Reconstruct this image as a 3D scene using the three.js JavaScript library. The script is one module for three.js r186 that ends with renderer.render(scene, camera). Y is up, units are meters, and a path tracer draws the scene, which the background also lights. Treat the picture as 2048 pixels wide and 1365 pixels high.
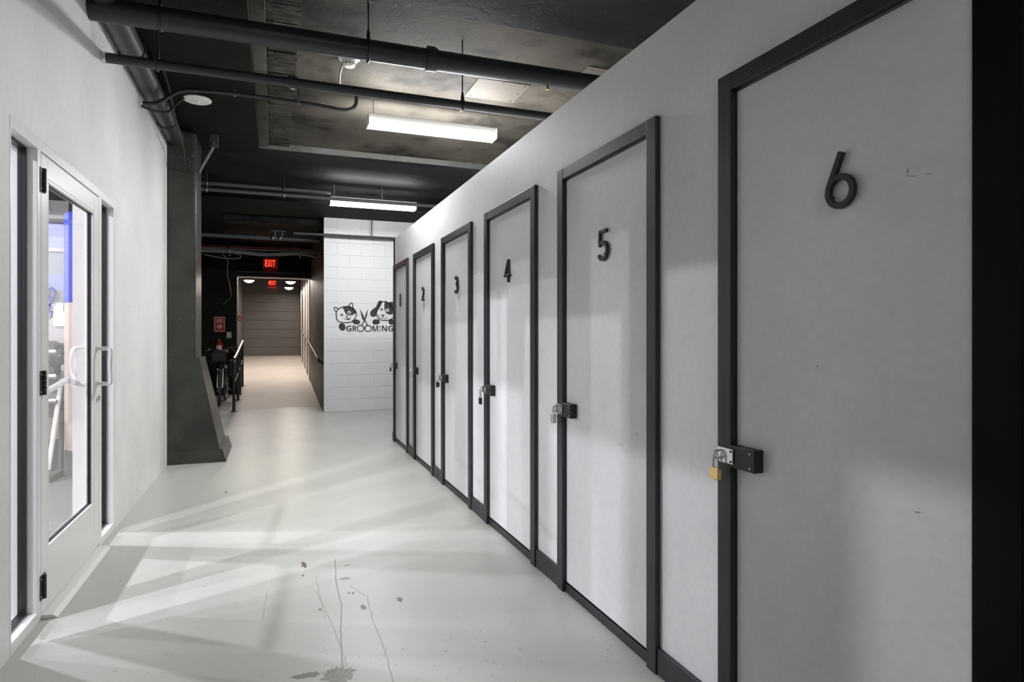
import * as THREE from 'three';
import { RoundedBoxGeometry } from 'three/addons/geometries/RoundedBoxGeometry.js';
import { mergeGeometries } from 'three/addons/utils/BufferGeometryUtils.js';
import { FontLoader } from 'three/addons/loaders/FontLoader.js';
import { TextGeometry } from 'three/addons/geometries/TextGeometry.js';
import { RectAreaLightUniformsLib } from 'three/addons/lights/RectAreaLightUniformsLib.js';

// ---------------------------------------------------------------- camera, light levels, exposure
RectAreaLightUniformsLib.init();
const scene = new THREE.Scene();
scene.background = new THREE.Color(0x000000);
const camera = new THREE.PerspectiveCamera(2 * Math.atan(682.5 / 1261) * 180 / Math.PI, 2048 / 1365, 0.05, 100);
camera.position.set(0, 1.284, 0);
camera.rotation.y = -Math.atan(477 / 1261);
camera.setViewOffset(2048, 1365, 0, 13.5, 2048, 1365);
const renderer = new THREE.WebGLRenderer();
renderer.toneMapping = THREE.LinearToneMapping;
renderer.toneMappingExposure = 1.12;
renderer.shadowMap.enabled = true;
const STRIP = 230, STRIP2 = 84, STRIP3 = 26;   // luminance of the corridor strip lights: middle, far, behind the viewer
const GYM = 46;              // candela of each gym lamp
const DOME = 120;           // luminance of each passage lamp
const COOL = 0xfdfdff, GYMC = 0xf6f2ff, WARM = 0xffefe2;

// ---------------------------------------------------------------- helpers
let seed = 12345;
const rnd = () => { seed = (seed * 1664525 + 1013904223) >>> 0; return seed / 4294967296; };
const rr = (a, b) => a + (b - a) * rnd();
const used = {};
function numbered(n) { if (!(n in used)) { used[n] = 0; return n; } used[n]++; return n + '_' + String(used[n]).padStart(3, '0'); }
function tag(o, label, category, group, kind) {
  o.userData.label = label; o.userData.category = category;
  if (group) o.userData.group = group; if (kind) o.userData.kind = kind; return o;
}
function thing(name, label, category, group, kind) {
  const g = new THREE.Group(); g.name = numbered(name); scene.add(g); return tag(g, label, category, group, kind);
}
function mesh(name, geo, mat, parent) {
  const m = new THREE.Mesh(geo, mat); m.name = parent === scene ? numbered(name) : name; m.castShadow = m.receiveShadow = true;
  parent.add(m); return m;
}
function structure(name, label, category) { return thing(name, label, category, null, 'structure'); }
// uv in metres from the dominant normal
function worldUV(g) {
  const p = g.attributes.position, n = g.attributes.normal, uv = new Float32Array(p.count * 2);
  for (let i = 0; i < p.count; i++) {
    const ax = Math.abs(n.getX(i)), ay = Math.abs(n.getY(i)), az = Math.abs(n.getZ(i));
    let u, v;
    if (ax >= ay && ax >= az) { u = p.getZ(i); v = p.getY(i); } else if (ay >= az) { u = p.getX(i); v = p.getZ(i); } else { u = p.getX(i); v = p.getY(i); }
    uv[2 * i] = u; uv[2 * i + 1] = v;
  }
  g.setAttribute('uv', new THREE.BufferAttribute(uv, 2)); return g;
}
function boxG(x0, x1, y0, y1, z0, z1, r = 0) {
  const w = Math.abs(x1 - x0), h = Math.abs(y1 - y0), d = Math.abs(z1 - z0);
  const g = r ? new RoundedBoxGeometry(w, h, d, 2, Math.min(r, w / 2.01, h / 2.01, d / 2.01)) : new THREE.BoxGeometry(w, h, d);
  g.translate((x0 + x1) / 2, (y0 + y1) / 2, (z0 + z1) / 2);
  return worldUV(g);
}
const box = (name, parent, mat, x0, x1, y0, y1, z0, z1, r = 0) => mesh(name, boxG(x0, x1, y0, y1, z0, z1, r), mat, parent);
const V = (x, y, z) => new THREE.Vector3(x, y, z);
function rodG(a, b, r, seg = 16, r2 = r) {
  const d = b.clone().sub(a), g = new THREE.CylinderGeometry(r2, r, d.length(), seg);
  g.applyQuaternion(new THREE.Quaternion().setFromUnitVectors(V(0, 1, 0), d.clone().normalize()));
  g.translate((a.x + b.x) / 2, (a.y + b.y) / 2, (a.z + b.z) / 2); return g;
}
const rod = (name, parent, mat, a, b, r, seg, r2) => mesh(name, rodG(a, b, r, seg, r2), mat, parent);
const tubeG = (pts, r, n = 40, seg = 10, closed = false) => new THREE.TubeGeometry(new THREE.CatmullRomCurve3(pts, closed), n, r, seg, closed);
const tube = (name, parent, mat, pts, r, n, seg) => mesh(name, tubeG(pts, r, n, seg), mat, parent);
function lathe(name, parent, mat, pts, pos, seg = 32) {
  const g = new THREE.LatheGeometry(pts.map(([a, b]) => new THREE.Vector2(a, b)), seg); g.translate(pos.x, pos.y, pos.z); return mesh(name, g, mat, parent);
}

// ---------------------------------------------------------------- noise and textures
function hash(x, y, s) { let h = (x * 374761393 + y * 668265263 + s * 1442695041) | 0; h = Math.imul(h ^ (h >>> 13), 1274126177); return ((h ^ (h >>> 16)) >>> 0) / 4294967296; }
function vnoise(x, y, per, s) {
  const xi = Math.floor(x), yi = Math.floor(y), fx = x - xi, fy = y - yi, sx = fx * fx * (3 - 2 * fx), sy = fy * fy * (3 - 2 * fy);
  const m = (a) => ((a % per) + per) % per;
  const a = hash(m(xi), m(yi), s), b = hash(m(xi + 1), m(yi), s), c = hash(m(xi), m(yi + 1), s), d = hash(m(xi + 1), m(yi + 1), s);
  return (a + (b - a) * sx) + ((c + (d - c) * sx) - (a + (b - a) * sx)) * sy;
}
function fbm(u, v, base, oct, s) { let t = 0, a = 0.5, f = base; for (let i = 0; i < oct; i++) { t += a * vnoise(u * f, v * f, f, s + i * 17); a *= 0.5; f *= 2; } return t; }
function dataTex(n, fn, srgb, rep) {
  const d = new Uint8Array(n * n * 4);
  for (let y = 0; y < n; y++) for (let x = 0; x < n; x++) {
    const c = fn(x / n, y / n), i = 4 * (y * n + x);
    d[i] = c[0]; d[i + 1] = c[1]; d[i + 2] = c[2]; d[i + 3] = 255;
  }
  const t = new THREE.DataTexture(d, n, n); t.magFilter = THREE.LinearFilter; t.minFilter = THREE.LinearMipmapLinearFilter; t.generateMipmaps = true;
  t.wrapS = t.wrapT = THREE.RepeatWrapping; if (srgb) t.colorSpace = THREE.SRGBColorSpace; t.repeat.set(1 / rep, 1 / rep); t.needsUpdate = true; return t;
}
const cl = (x) => Math.max(0, Math.min(255, x));
const grey = (x) => [cl(x), cl(x), cl(x)];
// neutral multiplicative grain (near white) used as map with a coloured material
const grainTex = dataTex(512, (u, v) => grey(243 + 22 * (fbm(u, v, 4, 6, 3) - 0.5) + 10 * (fbm(u, v, 96, 2, 9) - 0.5)), true, 1.7);
const stippleTex = dataTex(512, (u, v) => grey(128 + 150 * (fbm(u, v, 128, 2, 5) - 0.38)), false, 0.5);
const concreteTex = dataTex(1024, (u, v) => {
  const a = fbm(u, v, 3, 7, 21), b = fbm(u, v * 1, 9, 5, 44), s = fbm(u, v, 40, 3, 71);
  const blot = Math.max(0, b - 0.55) * 260, pit = s > 0.68 ? -18 : 0;
  const k = 178 + 165 * (a - 0.48) - blot + pit;
  return [cl(k * 1.0), cl(k * 0.985), cl(k * 0.95)];
}, true, 2.3);
const concreteBump = dataTex(512, (u, v) => grey(120 + 190 * (fbm(u, v, 6, 6, 33) - 0.45) + (fbm(u, v, 36, 3, 8) > 0.62 ? -70 : 0)), false, 1.1);
const woodBump = dataTex(512, (u, v) => grey(110 + 240 * (vnoise(u * 6, v * 64, 64, 4) * 0.5 + vnoise(u * 12, v * 128, 128, 7) * 0.3 + vnoise(u * 30, v * 30, 30, 2) * 0.2 - 0.45)), false, 0.55);
const woodTex = dataTex(512, (u, v) => { const k = 150 + 170 * (vnoise(u * 5, v * 50, 50, 14) * 0.6 + fbm(u, v, 8, 4, 27) * 0.5 - 0.45); return [cl(k), cl(k * 0.98), cl(k * 0.94)]; }, true, 0.8);
const brushTex = dataTex(512, (u, v) => { const k = 150 + 120 * (vnoise(u * 90, v * 5, 90, 3) * 0.45 + fbm(u, v, 6, 5, 61) * 0.75 - 0.5); return [cl(k * 0.97), cl(k), cl(k * 1.03)]; }, true, 0.9);
const scuffTex = dataTex(1024, (u, v) => {
  const a = fbm(u, v, 5, 6, 91), b = fbm(u, v, 30, 3, 12), c = fbm(u, v, 14, 4, 55);
  let k = 150 + 130 * (a - 0.45); if (b > 0.67 && c > 0.52) k = 235; return [cl(k), cl(k * 0.99), cl(k * 0.95)];
}, true, 1.6);

// floor: painted concrete with chips, cracks and scratches where the corridor shows them
const NX0 = -1.05, NX1 = 1.45, NZ0 = -7.2, NZ1 = -0.8;
function floorCanvas() {
  const W = 1280, H = 2048, c = document.createElement('canvas'); c.width = W; c.height = H; const g = c.getContext('2d');
  const img = g.createImageData(W, H);
  for (let y = 0; y < H; y++) for (let x = 0; x < W; x++) {
    const u = x / W, v = y / H, i = 4 * (y * W + x);
    const k = 236 + 22 * (fbm(u * 0.99, v * 0.99, 5, 6, 5) - 0.5) + 8 * (hash(x, y, 3) - 0.5);
    img.data[i] = cl(k); img.data[i + 1] = cl(k * 1.003); img.data[i + 2] = cl(k * 0.985); img.data[i + 3] = 255;
  }
  g.putImageData(img, 0, 0);
  const px = (x) => (x - NX0) / (NX1 - NX0) * W, pz = (z) => (z - NZ0) / (NZ1 - NZ0) * H, sx = W / (NX1 - NX0), sz = H / (NZ1 - NZ0);
  const line = (pts, w, col, jit = 0.0018) => {
    g.strokeStyle = col; g.lineWidth = w; g.beginPath();
    for (let i = 0; i < pts.length - 1; i++) { const [a, b] = pts[i], [p, q] = pts[i + 1]; for (let k = 0; k <= 10; k++) { const t = k / 10, X = px(a + (p - a) * t + rr(-jit, jit)), Y = pz(b + (q - b) * t); (i + k) ? g.lineTo(X, Y) : g.moveTo(X, Y); } }
    g.stroke();
  };
  const blob = (x, z, rx, rz, col, n = 22, rough = 0.3) => {
    g.fillStyle = col; g.beginPath();
    for (let k = 0; k < n; k++) { const a = k / n * 6.283, r = 1 + rr(-rough, rough); const X = px(x) + Math.cos(a) * rx * sx * r, Y = pz(z) + Math.sin(a) * rz * sz * r; k ? g.lineTo(X, Y) : g.moveTo(X, Y); }
    g.fill();
  };
  for (let i = 0; i < 46; i++) { const x = rr(-0.9, 1.3), z = rr(-6.8, -1.2), l = rr(0.1, 0.9); line([[x, z], [x + rr(-0.12, 0.12), z + l]], rr(0.7, 1.6), `rgba(250,250,248,${rr(0.2, 0.6)})`, 0.003); }
  for (let i = 0; i < 260; i++) blob(rr(-1, 1.4), rr(-5, -0.9), rr(0.001, 0.004), rr(0.002, 0.006), `rgba(110,108,98,${rr(0.25, 0.7)})`, 8);
  for (let i = 0; i < 150; i++) blob(rr(-0.2, 1.35), rr(-2.7, -0.9), rr(0.001, 0.004), rr(0.002, 0.006), `rgba(95,92,82,${rr(0.3, 0.8)})`, 8);
  line([[0.328, -3.714], [0.303, -3.376], [0.302, -3.086], [0.274, -2.825], [0.238, -2.4]], 2.4, 'rgba(130,131,124,0.85)');
  line([[0.36, -3.3], [0.429, -3.129], [0.416, -2.874], [0.424, -2.583], [0.405, -2.2]], 2.2, 'rgba(150,146,132,0.8)', 0.003);
  line([[0.2, -3.3], [0.21, -3.18], [0.244, -2.887], [0.264, -2.559], [0.25, -2.2]], 1.8, 'rgba(150,148,138,0.7)');
  line([[0.21, -3.5], [0.216, -2.95]], 1.5, 'rgba(150,148,138,0.6)', 0.003);
  line([[0.856, -3.275], [0.799, -2.703], [0.747, -2.1]], 1.8, 'rgba(248,248,246,0.85)', 0.001);
  line([[0.894, -3.261], [0.862, -2.417]], 1.3, 'rgba(245,245,243,0.7)', 0.002);
  line([[-0.046, -3.049], [-0.028, -3.398]], 1.6, 'rgba(160,160,150,0.6)', 0.003);
  line([[-0.008, -5.569], [0.036, -4.003], [-0.126, -2.748]], 1.5, 'rgba(250,250,248,0.75)', 0.006);
  line([[-0.738, -4.117], [-0.686, -3.935], [-0.632, -3.853]], 5, 'rgba(240,238,222,0.9)', 0.01);
  line([[-0.528, -3.875], [-0.37, -3.895], [-0.359, -3.966], [-0.32, -3.994]], 3.2, 'rgba(244,242,228,0.95)', 0.006);
  line([[-0.349, -5.593], [-0.22, -5.649], [-0.127, -5.761]], 4, 'rgba(242,241,230,0.8)', 0.02);
  blob(0.16, -3.69, 0.017, 0.075, 'rgba(238,236,230,1)'); blob(0.158, -3.7, 0.012, 0.05, 'rgba(120,86,62,0.95)', 16, 0.5); blob(0.164, -3.66, 0.006, 0.02, 'rgba(70,50,38,0.9)');
  for (const [x, z, a, b] of [[0.396, -3.021, 0.012, 0.03], [0.369, -3.202, 0.007, 0.016], [0.35, -3.209, 0.005, 0.012], [0.572, -3.044, 0.014, 0.026], [-0.361, -5.615, 0.008, 0.03], [0.203, -3.065, 0.006, 0.014], [0.147, -3.529, 0.005, 0.02]]) blob(x, z, a, b, 'rgba(92,90,82,0.85)');
  blob(0.351, -3.407, 0.03, 0.02, 'rgba(160,160,150,0.8)'); blob(0.38, -3.6, 0.02, 0.012, 'rgba(165,165,155,0.7)');
  blob(0.228, -2.455, 0.066, 0.07, 'rgba(238,238,232,0.9)', 40, 0.22); blob(0.228, -2.45, 0.058, 0.06, 'rgba(146,145,130,1)', 40, 0.28); blob(0.12, -2.49, 0.052, 0.02, 'rgba(140,140,126,0.95)', 30, 0.25);
  for (let i = 0; i < 130; i++) blob(0.228 + rr(-0.05, 0.05), -2.45 + rr(-0.05, 0.05), rr(0.002, 0.006), rr(0.002, 0.007), rnd() > 0.5 ? 'rgba(110,108,96,0.6)' : 'rgba(178,176,160,0.6)', 8);
  const t = new THREE.CanvasTexture(c); t.colorSpace = THREE.SRGBColorSpace; t.flipY = false; return t;
}

// ---------------------------------------------------------------- materials
const L = (r, g, b) => new THREE.Color().setRGB(r, g, b);
const std = (o) => new THREE.MeshStandardMaterial(o);
const matt = (o) => new THREE.MeshPhysicalMaterial({ specularIntensity: 0.25, ...o });
const M = {
  wall: std({ color: L(0.85, 0.85, 0.83), roughness: 0.55, map: grainTex, bumpMap: stippleTex, bumpScale: 0.0006 }),
  locker: std({ color: L(0.88, 0.87, 0.86), roughness: 0.55, map: grainTex, bumpMap: stippleTex, bumpScale: 0.0004 }),
  leaf: std({ color: L(0.88, 0.87, 0.86), roughness: 0.42, map: grainTex, bumpMap: stippleTex, bumpScale: 0.0003 }),
  trim: std({ color: L(0.06, 0.064, 0.067), roughness: 0.42, map: brushTex }),
  trimRed: std({ color: L(0.2, 0.05, 0.058), roughness: 0.45, map: brushTex }),
  trimDark: matt({ color: L(0.008, 0.008, 0.008), roughness: 0.5, map: brushTex }),
  black: std({ color: L(0.012, 0.012, 0.012), roughness: 0.45 }),
  blackWall: matt({ color: L(0.014, 0.014, 0.013), roughness: 0.6, map: grainTex }),
  ceilingDark: matt({ color: L(0.03, 0.032, 0.034), roughness: 0.7, map: concreteTex, bumpMap: concreteBump, bumpScale: 0.006 }),
  ceilingBlack: matt({ color: L(0.012, 0.0125, 0.0125), roughness: 0.7, map: concreteTex, bumpMap: concreteBump, bumpScale: 0.004 }),
  slab: matt({ color: L(0.125, 0.117, 0.104), roughness: 0.8, map: concreteTex, bumpMap: concreteBump, bumpScale: 0.0035 }),
  ledge: std({ color: L(0.2, 0.205, 0.205), roughness: 0.7, map: concreteTex, bumpMap: concreteBump, bumpScale: 0.008 }),
  plank: matt({ color: L(0.13, 0.127, 0.118), roughness: 0.85, map: woodTex, bumpMap: woodBump, bumpScale: 0.012 }),
  patch: matt({ color: L(0.15, 0.145, 0.13), roughness: 0.8, map: concreteTex }),
  plate: matt({ color: L(0.115, 0.102, 0.085), roughness: 0.7, map: grainTex }),
  scuff: matt({ color: L(0.3, 0.29, 0.28), roughness: 0.6 }),
  pipe: std({ color: L(0.035, 0.036, 0.037), roughness: 0.38, map: grainTex }),
  pipeGrey: std({ color: L(0.09, 0.095, 0.097), roughness: 0.45, map: grainTex }),
  column: std({ color: L(0.1, 0.1, 0.094), roughness: 0.32, map: scuffTex, bumpMap: concreteBump, bumpScale: 0.006 }),
  block: std({ color: L(0.82, 0.83, 0.83), roughness: 0.45, map: grainTex, bumpMap: stippleTex, bumpScale: 0.0015 }),
  mortar: std({ color: L(0.74, 0.75, 0.75), roughness: 0.6 }),
  passage: std({ color: L(0.2, 0.175, 0.155), roughness: 0.5, map: concreteTex, bumpMap: stippleTex, bumpScale: 0.001 }),
  passageFar: std({ color: L(0.13, 0.122, 0.118), roughness: 0.5, map: grainTex }),
  pilaster: std({ color: L(0.72, 0.69, 0.64), roughness: 0.4 }),
  floorFar: std({ color: L(0.55, 0.57, 0.535), roughness: 0.36, map: grainTex }),
  ramp: std({ color: L(0.62, 0.58, 0.53), roughness: 0.55, map: grainTex }),
  white: std({ color: L(0.78, 0.78, 0.755), roughness: 0.32 }),
  lilac: std({ color: L(0.72, 0.7, 0.75), roughness: 0.35 }),
  gasket: std({ color: L(0.012, 0.012, 0.016), roughness: 0.4 }),
  chrome: std({ color: L(0.75, 0.75, 0.74), roughness: 0.22, metalness: 1 }),
  steel: std({ color: L(0.62, 0.62, 0.6), roughness: 0.35, metalness: 1 }),
  brass: std({ color: L(0.83, 0.62, 0.27), roughness: 0.28, metalness: 1 }),
  bronze: std({ color: L(0.05, 0.046, 0.04), roughness: 0.4, metalness: 0.6 }),
  aluminium: std({ color: L(0.6, 0.61, 0.58), roughness: 0.4, metalness: 0.4 }),
  fixture: std({ color: L(0.8, 0.8, 0.78), roughness: 0.35 }),
  plastic: std({ color: L(0.78, 0.77, 0.72), roughness: 0.4 }),
  red: std({ color: L(0.5, 0.02, 0.02), roughness: 0.4 }),
  orange: std({ color: L(0.75, 0.07, 0.03), roughness: 0.4 }),
  cable: std({ color: L(0.2, 0.2, 0.19), roughness: 0.5 }),
  cableRed: std({ color: L(0.3, 0.035, 0.025), roughness: 0.5 }),
  rubber: std({ color: L(0.02, 0.02, 0.02), roughness: 0.7 }),
  tyre: std({ color: L(0.06, 0.06, 0.058), roughness: 0.75 }),
  vinyl: std({ color: L(0.014, 0.017, 0.017), roughness: 0.5 }),
  glass: new THREE.MeshPhysicalMaterial({ color: 0xffffff, transmission: 1, roughness: 0.0, thickness: 0, ior: 1.5 }),
  blue: std({ color: L(0.03, 0.05, 0.3), roughness: 0.3 }),
  paleBlue: std({ color: L(0.19, 0.23, 0.38), roughness: 0.35 }),
  midBlue: std({ color: L(0.1, 0.12, 0.32), roughness: 0.35 }),
  beige: std({ color: L(0.42, 0.35, 0.29), roughness: 0.4 }),
  sage: std({ color: L(0.2, 0.225, 0.215), roughness: 0.4 }),
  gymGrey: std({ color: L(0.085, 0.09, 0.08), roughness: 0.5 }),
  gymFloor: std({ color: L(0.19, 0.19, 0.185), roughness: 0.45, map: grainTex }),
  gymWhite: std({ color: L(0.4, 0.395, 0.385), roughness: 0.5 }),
};
const glow = (hex, k) => std({ color: L(0.9, 0.9, 0.9), roughness: 0.4, emissive: new THREE.Color(hex), emissiveIntensity: k });
M.tubeGlow = glow(0xffffff, 3.2); M.gymGlow = glow(0xffffff, 4); M.domeGlow = glow(0xfff3e2, 2.4);
M.exitGlow = glow(0xff3a10, 2.0); M.exitFace = std({ color: L(0.25, 0.01, 0.008), roughness: 0.4, emissive: L(0.5, 0.006, 0.004), emissiveIntensity: 0.12 });
M.floorNear = std({ color: L(0.60, 0.62, 0.585), roughness: 0.36, map: floorCanvas(), bumpMap: stippleTex.clone(), bumpScale: 0.0003 });
M.floorNear.bumpMap.repeat.set(6, 14);

// ================================================================ STRUCTURE
// ---- floor
{
  const f = structure('floor', 'pale grey-green painted concrete floor of the corridor with chips and scratches', 'floor');
  const g = new THREE.PlaneGeometry(NX1 - NX0, NZ1 - NZ0); g.rotateX(-Math.PI / 2); g.translate((NX0 + NX1) / 2, 0, (NZ0 + NZ1) / 2);
  const p = g.attributes.position, uv = g.attributes.uv;
  for (let i = 0; i < p.count; i++) uv.setXY(i, (p.getX(i) - NX0) / (NX1 - NX0), (p.getZ(i) - NZ0) / (NZ1 - NZ0));
  const near = boxG(NX0, NX1, -0.15, -0.0005, NZ0, NZ1);
  mesh('painted_surface', g, M.floorNear, f); mesh('slab', near, M.floorFar, f);
  box('slab', f, M.floorFar, NX0, 3.4, -0.15, 0, -14.9, NZ0); box('slab', f, M.floorFar, NX0, 3.4, -0.15, 0, NZ1, 2.7);
  box('slab', f, M.floorFar, NX1, 3.4, -0.15, 0, NZ0, NZ1); box('slab', f, M.floorFar, -2.7, NX0, -0.15, 0, -14.9, -7.2);
  const gf = structure('floor_gym', 'grey rubber floor of the room behind the glass door', 'floor');
  box('mat', gf, M.gymFloor, -11.1, -1.05, -0.15, 0, -7.2, 1.6);
}
// ---- ramp up into the passage
{
  const s = new THREE.Shape(); s.moveTo(11.75, 0); s.lineTo(21.1, 0.61); s.lineTo(21.1, -0.1); s.lineTo(11.75, -0.1);
  const g = new THREE.ExtrudeGeometry(s, { depth: 1.42, bevelEnabled: false }); g.rotateY(Math.PI / 2); g.translate(-0.64, 0.002, 0); g.computeVertexNormals(); worldUV(g);
  const r = structure('floor_ramp', 'bare concrete ramp rising into the lit passage', 'ramp'); mesh('ramp_slab', g, M.ramp, r);
  const s2 = new THREE.Shape(); s2.moveTo(14.7, 0.19); s2.lineTo(21.1, 0.61); s2.lineTo(21.1, -0.1); s2.lineTo(14.7, -0.1);
  const g2 = new THREE.ExtrudeGeometry(s2, { depth: 0.24, bevelEnabled: false }); g2.rotateY(Math.PI / 2); g2.translate(-0.88, 0, 0); worldUV(g2); mesh('ramp_slab', g2, M.ramp, r);
}
// ---- ceiling: slab with lower bands round it
{
  const c = structure('ceiling', 'dark concrete ceiling slab with lower painted bands and rough formwork strip', 'ceiling');
  box('slab', c, M.slab, -1.2, 3.4, 3.45, 3.62, -7.8, -3.8);
  box('slab_cover', c, M.ceilingDark, -11.2, 3.4, 3.62, 3.75, -15.0, 2.8);
  box('drop_band', c, M.ceilingDark, -1.2, 3.4, 3.38, 3.62, -4.02, 2.7);
  box('drop_band', c, M.ceilingBlack, -1.2, -0.15, 3.3, 3.62, -7.65, -4.02);
  box('drop_band', c, M.ceilingDark, -2.7, 3.4, 3.385, 3.62, -9.7, -7.66);
  box('ledge', c, M.ledge, -0.6, 3.4, 3.385, 3.45, -7.66, -7.64);
  box('drop_band', c, M.ceilingBlack, -2.7, 3.4, 3.21, 3.62, -14.9, -9.7);
  box('ledge', c, M.ceilingDark, -0.75, 0.75, 3.12, 3.21, -11.4, -11.1);
  box('gym_ceiling', c, M.ceilingBlack, -11.1, -1.09, 3.5, 3.62, -7.2, 1.6);
  // rough formwork: an edge fillet and short boards laid across
  let z = -4.02, k = 0;
  while (z > -7.6) {
    const w = rr(0.09, 0.2), z1 = Math.max(z - w, -7.63);
    box('plank', c, M.plank, -0.045 + rr(-0.006, 0.006), 0.165 + rr(-0.008, 0.008), 3.428 + rr(-0.006, 0.006), 3.455, z1 + 0.002, z - 0.002, 0.003);
    if (k++ % 3 == 0) box('fillet', c, M.patch, -0.152, -0.05, 3.4 + rr(-0.01, 0.012), 3.455, Math.max(z1 - 0.35, -7.6), z - 0.004, 0.006);
    z = z1;
  }
  box('patch_plate', c, M.plate, 1.62, 2.09, 3.442, 3.45, -5.5, -5.06, 0.002); box('patch_plate', c, M.plate, 2.38, 2.75, 3.442, 3.45, -4.85, -4.53, 0.002);
  for (const [x, z] of [[1.66, -5.1], [2.05, -5.1], [1.66, -5.28], [2.05, -5.28], [1.66, -5.46], [1.85, -5.46], [2.05, -5.46], [1.85, -5.1]]) mesh('screw', new THREE.CylinderGeometry(0.008, 0.008, 0.004, 10).translate(x, 3.441, z), M.black, c);
}
// ---- left wall with storefront opening
const WL = -0.978, WLB = -1.09;
{
  const w = structure('wall_left', 'smooth off-white painted wall around the glazed door', 'wall');
  const s = new THREE.Shape(); s.moveTo(-2.6, 0); s.lineTo(3.04, 0); s.lineTo(3.04, 2.157); s.lineTo(4.852, 2.157); s.lineTo(4.852, 0); s.lineTo(6.96, 0); s.lineTo(6.96, 3.3); s.lineTo(-2.6, 3.3);
  const g = new THREE.ExtrudeGeometry(s, { depth: 0.112, bevelEnabled: false }); g.rotateY(Math.PI / 2); g.translate(WLB, 0, 0); worldUV(g);
  mesh('panel', g, M.wall, w);
  box('edge_bead', w, M.white, WL - 0.02, WL + 0.003, 0, 3.2, -6.965, -6.95, 0.004);
}
// ---- locker partition on the right
const WR = 1.367, FF = 1.345;
const DOORS = [[-7.61, -6.752], [-6.455, -5.588], [-5.29, -4.42], [-4.104, -3.208], [-2.912, -2.03], [-1.675, -0.815]];
const STILE = 0.063, HEAD = 0.055, FT = 2.11;
{
  const w = structure('wall_right', 'pale grey painted partition holding the six numbered storage doors', 'wall');
  const s = new THREE.Shape(); s.moveTo(0.8, 0); s.lineTo(7.69, 0); s.lineTo(7.69, 2.44); s.lineTo(0.8, 2.44); s.lineTo(0.8, 0);
  // piers and header as one outline
  const o = new THREE.Shape(); o.moveTo(7.69, 2.44); o.lineTo(0.815, 2.44); o.lineTo(0.815, 2.06);
  const list = DOORS.map(([a, b]) => [-(b) + STILE * 0.6, -(a) - STILE * 0.6]).sort((p, q) => p[0] - q[0]);
  list.forEach(([n, f], i) => { if (i === 0) { o.lineTo(f, 2.06); o.lineTo(f, 0); } else { o.lineTo(n, 0); o.lineTo(n, 2.06); o.lineTo(f, 2.06); o.lineTo(f, 0); } });
  o.lineTo(7.69, 0);
  const g = new THREE.ExtrudeGeometry(o, { depth: 0.09, bevelEnabled: false }); g.rotateY(Math.PI / 2); g.translate(WR, 0, 0); worldUV(g);
  mesh('panel', g, M.locker, w);
  box('return_panel', w, M.locker, WR, 3.3, 0, 2.44, -7.69, -7.6);
  box('roof_panel', w, M.locker, WR + 0.09, 3.3, 2.38, 2.42, -7.6, 2.6);
  box('inner_panel', w, M.gymGrey, 2.3, 2.34, 0, 2.38, -7.6, -0.5);
  const e = structure('wall_end', 'black painted end wall beside door number six', 'wall');
  box('panel', e, M.blackWall, WR - 0.004, WR + 0.12, 0, 2.44, -0.884, 2.6);
}
{
  const w = structure('wall_back', 'grey painted wall closing the corridor behind the viewer', 'wall');
  box('panel', w, M.wall, -1.1, 3.4, 0, 3.62, 2.6, 2.75);
  const w2 = structure('wall_side', 'dark painted outer wall beyond the storage closets', 'wall');
  box('panel', w2, M.wall, 3.3, 3.45, 0, 3.62, -10.8, 2.7);
}
// ---- far block wall with the painted sign
{
  const w = structure('wall_far', 'white painted concrete block wall carrying the grooming sign', 'wall');
  box('mortar_bed', w, M.mortar, 0.784, 3.4, 0, 3.21, -11.0, -10.806);
  const bh = 0.2, bl = 0.4, geos = {};
  const blk = (x0, x1, y0, y1) => {
    const k = (x1 - x0).toFixed(3) + '_' + (y1 - y0).toFixed(3);
    const gg = geos[k] || (geos[k] = worldUV(new RoundedBoxGeometry(x1 - x0 - 0.006, y1 - y0 - 0.006, 0.03, 1, 0.004)));
    const m = mesh('block', gg, M.block, w); m.position.set((x0 + x1) / 2, (y0 + y1) / 2, -10.815);
  };
  for (let r = 0; r < 16; r++) {
    let x = 0.78 + (r % 2 ? 0.2 : 0), y0 = r * bh, y1 = Math.min(y0 + bh, 3.2);
    if (r % 2) blk(0.78, 0.98, y0, y1);
    while (x < 2.55) { blk(x, x + bl, y0, y1); x += bl; }
  }
  box('corner_strip', w, M.pilaster, 0.776, 0.786, 0, 3.2, -10.82, -10.797);
}
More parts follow.
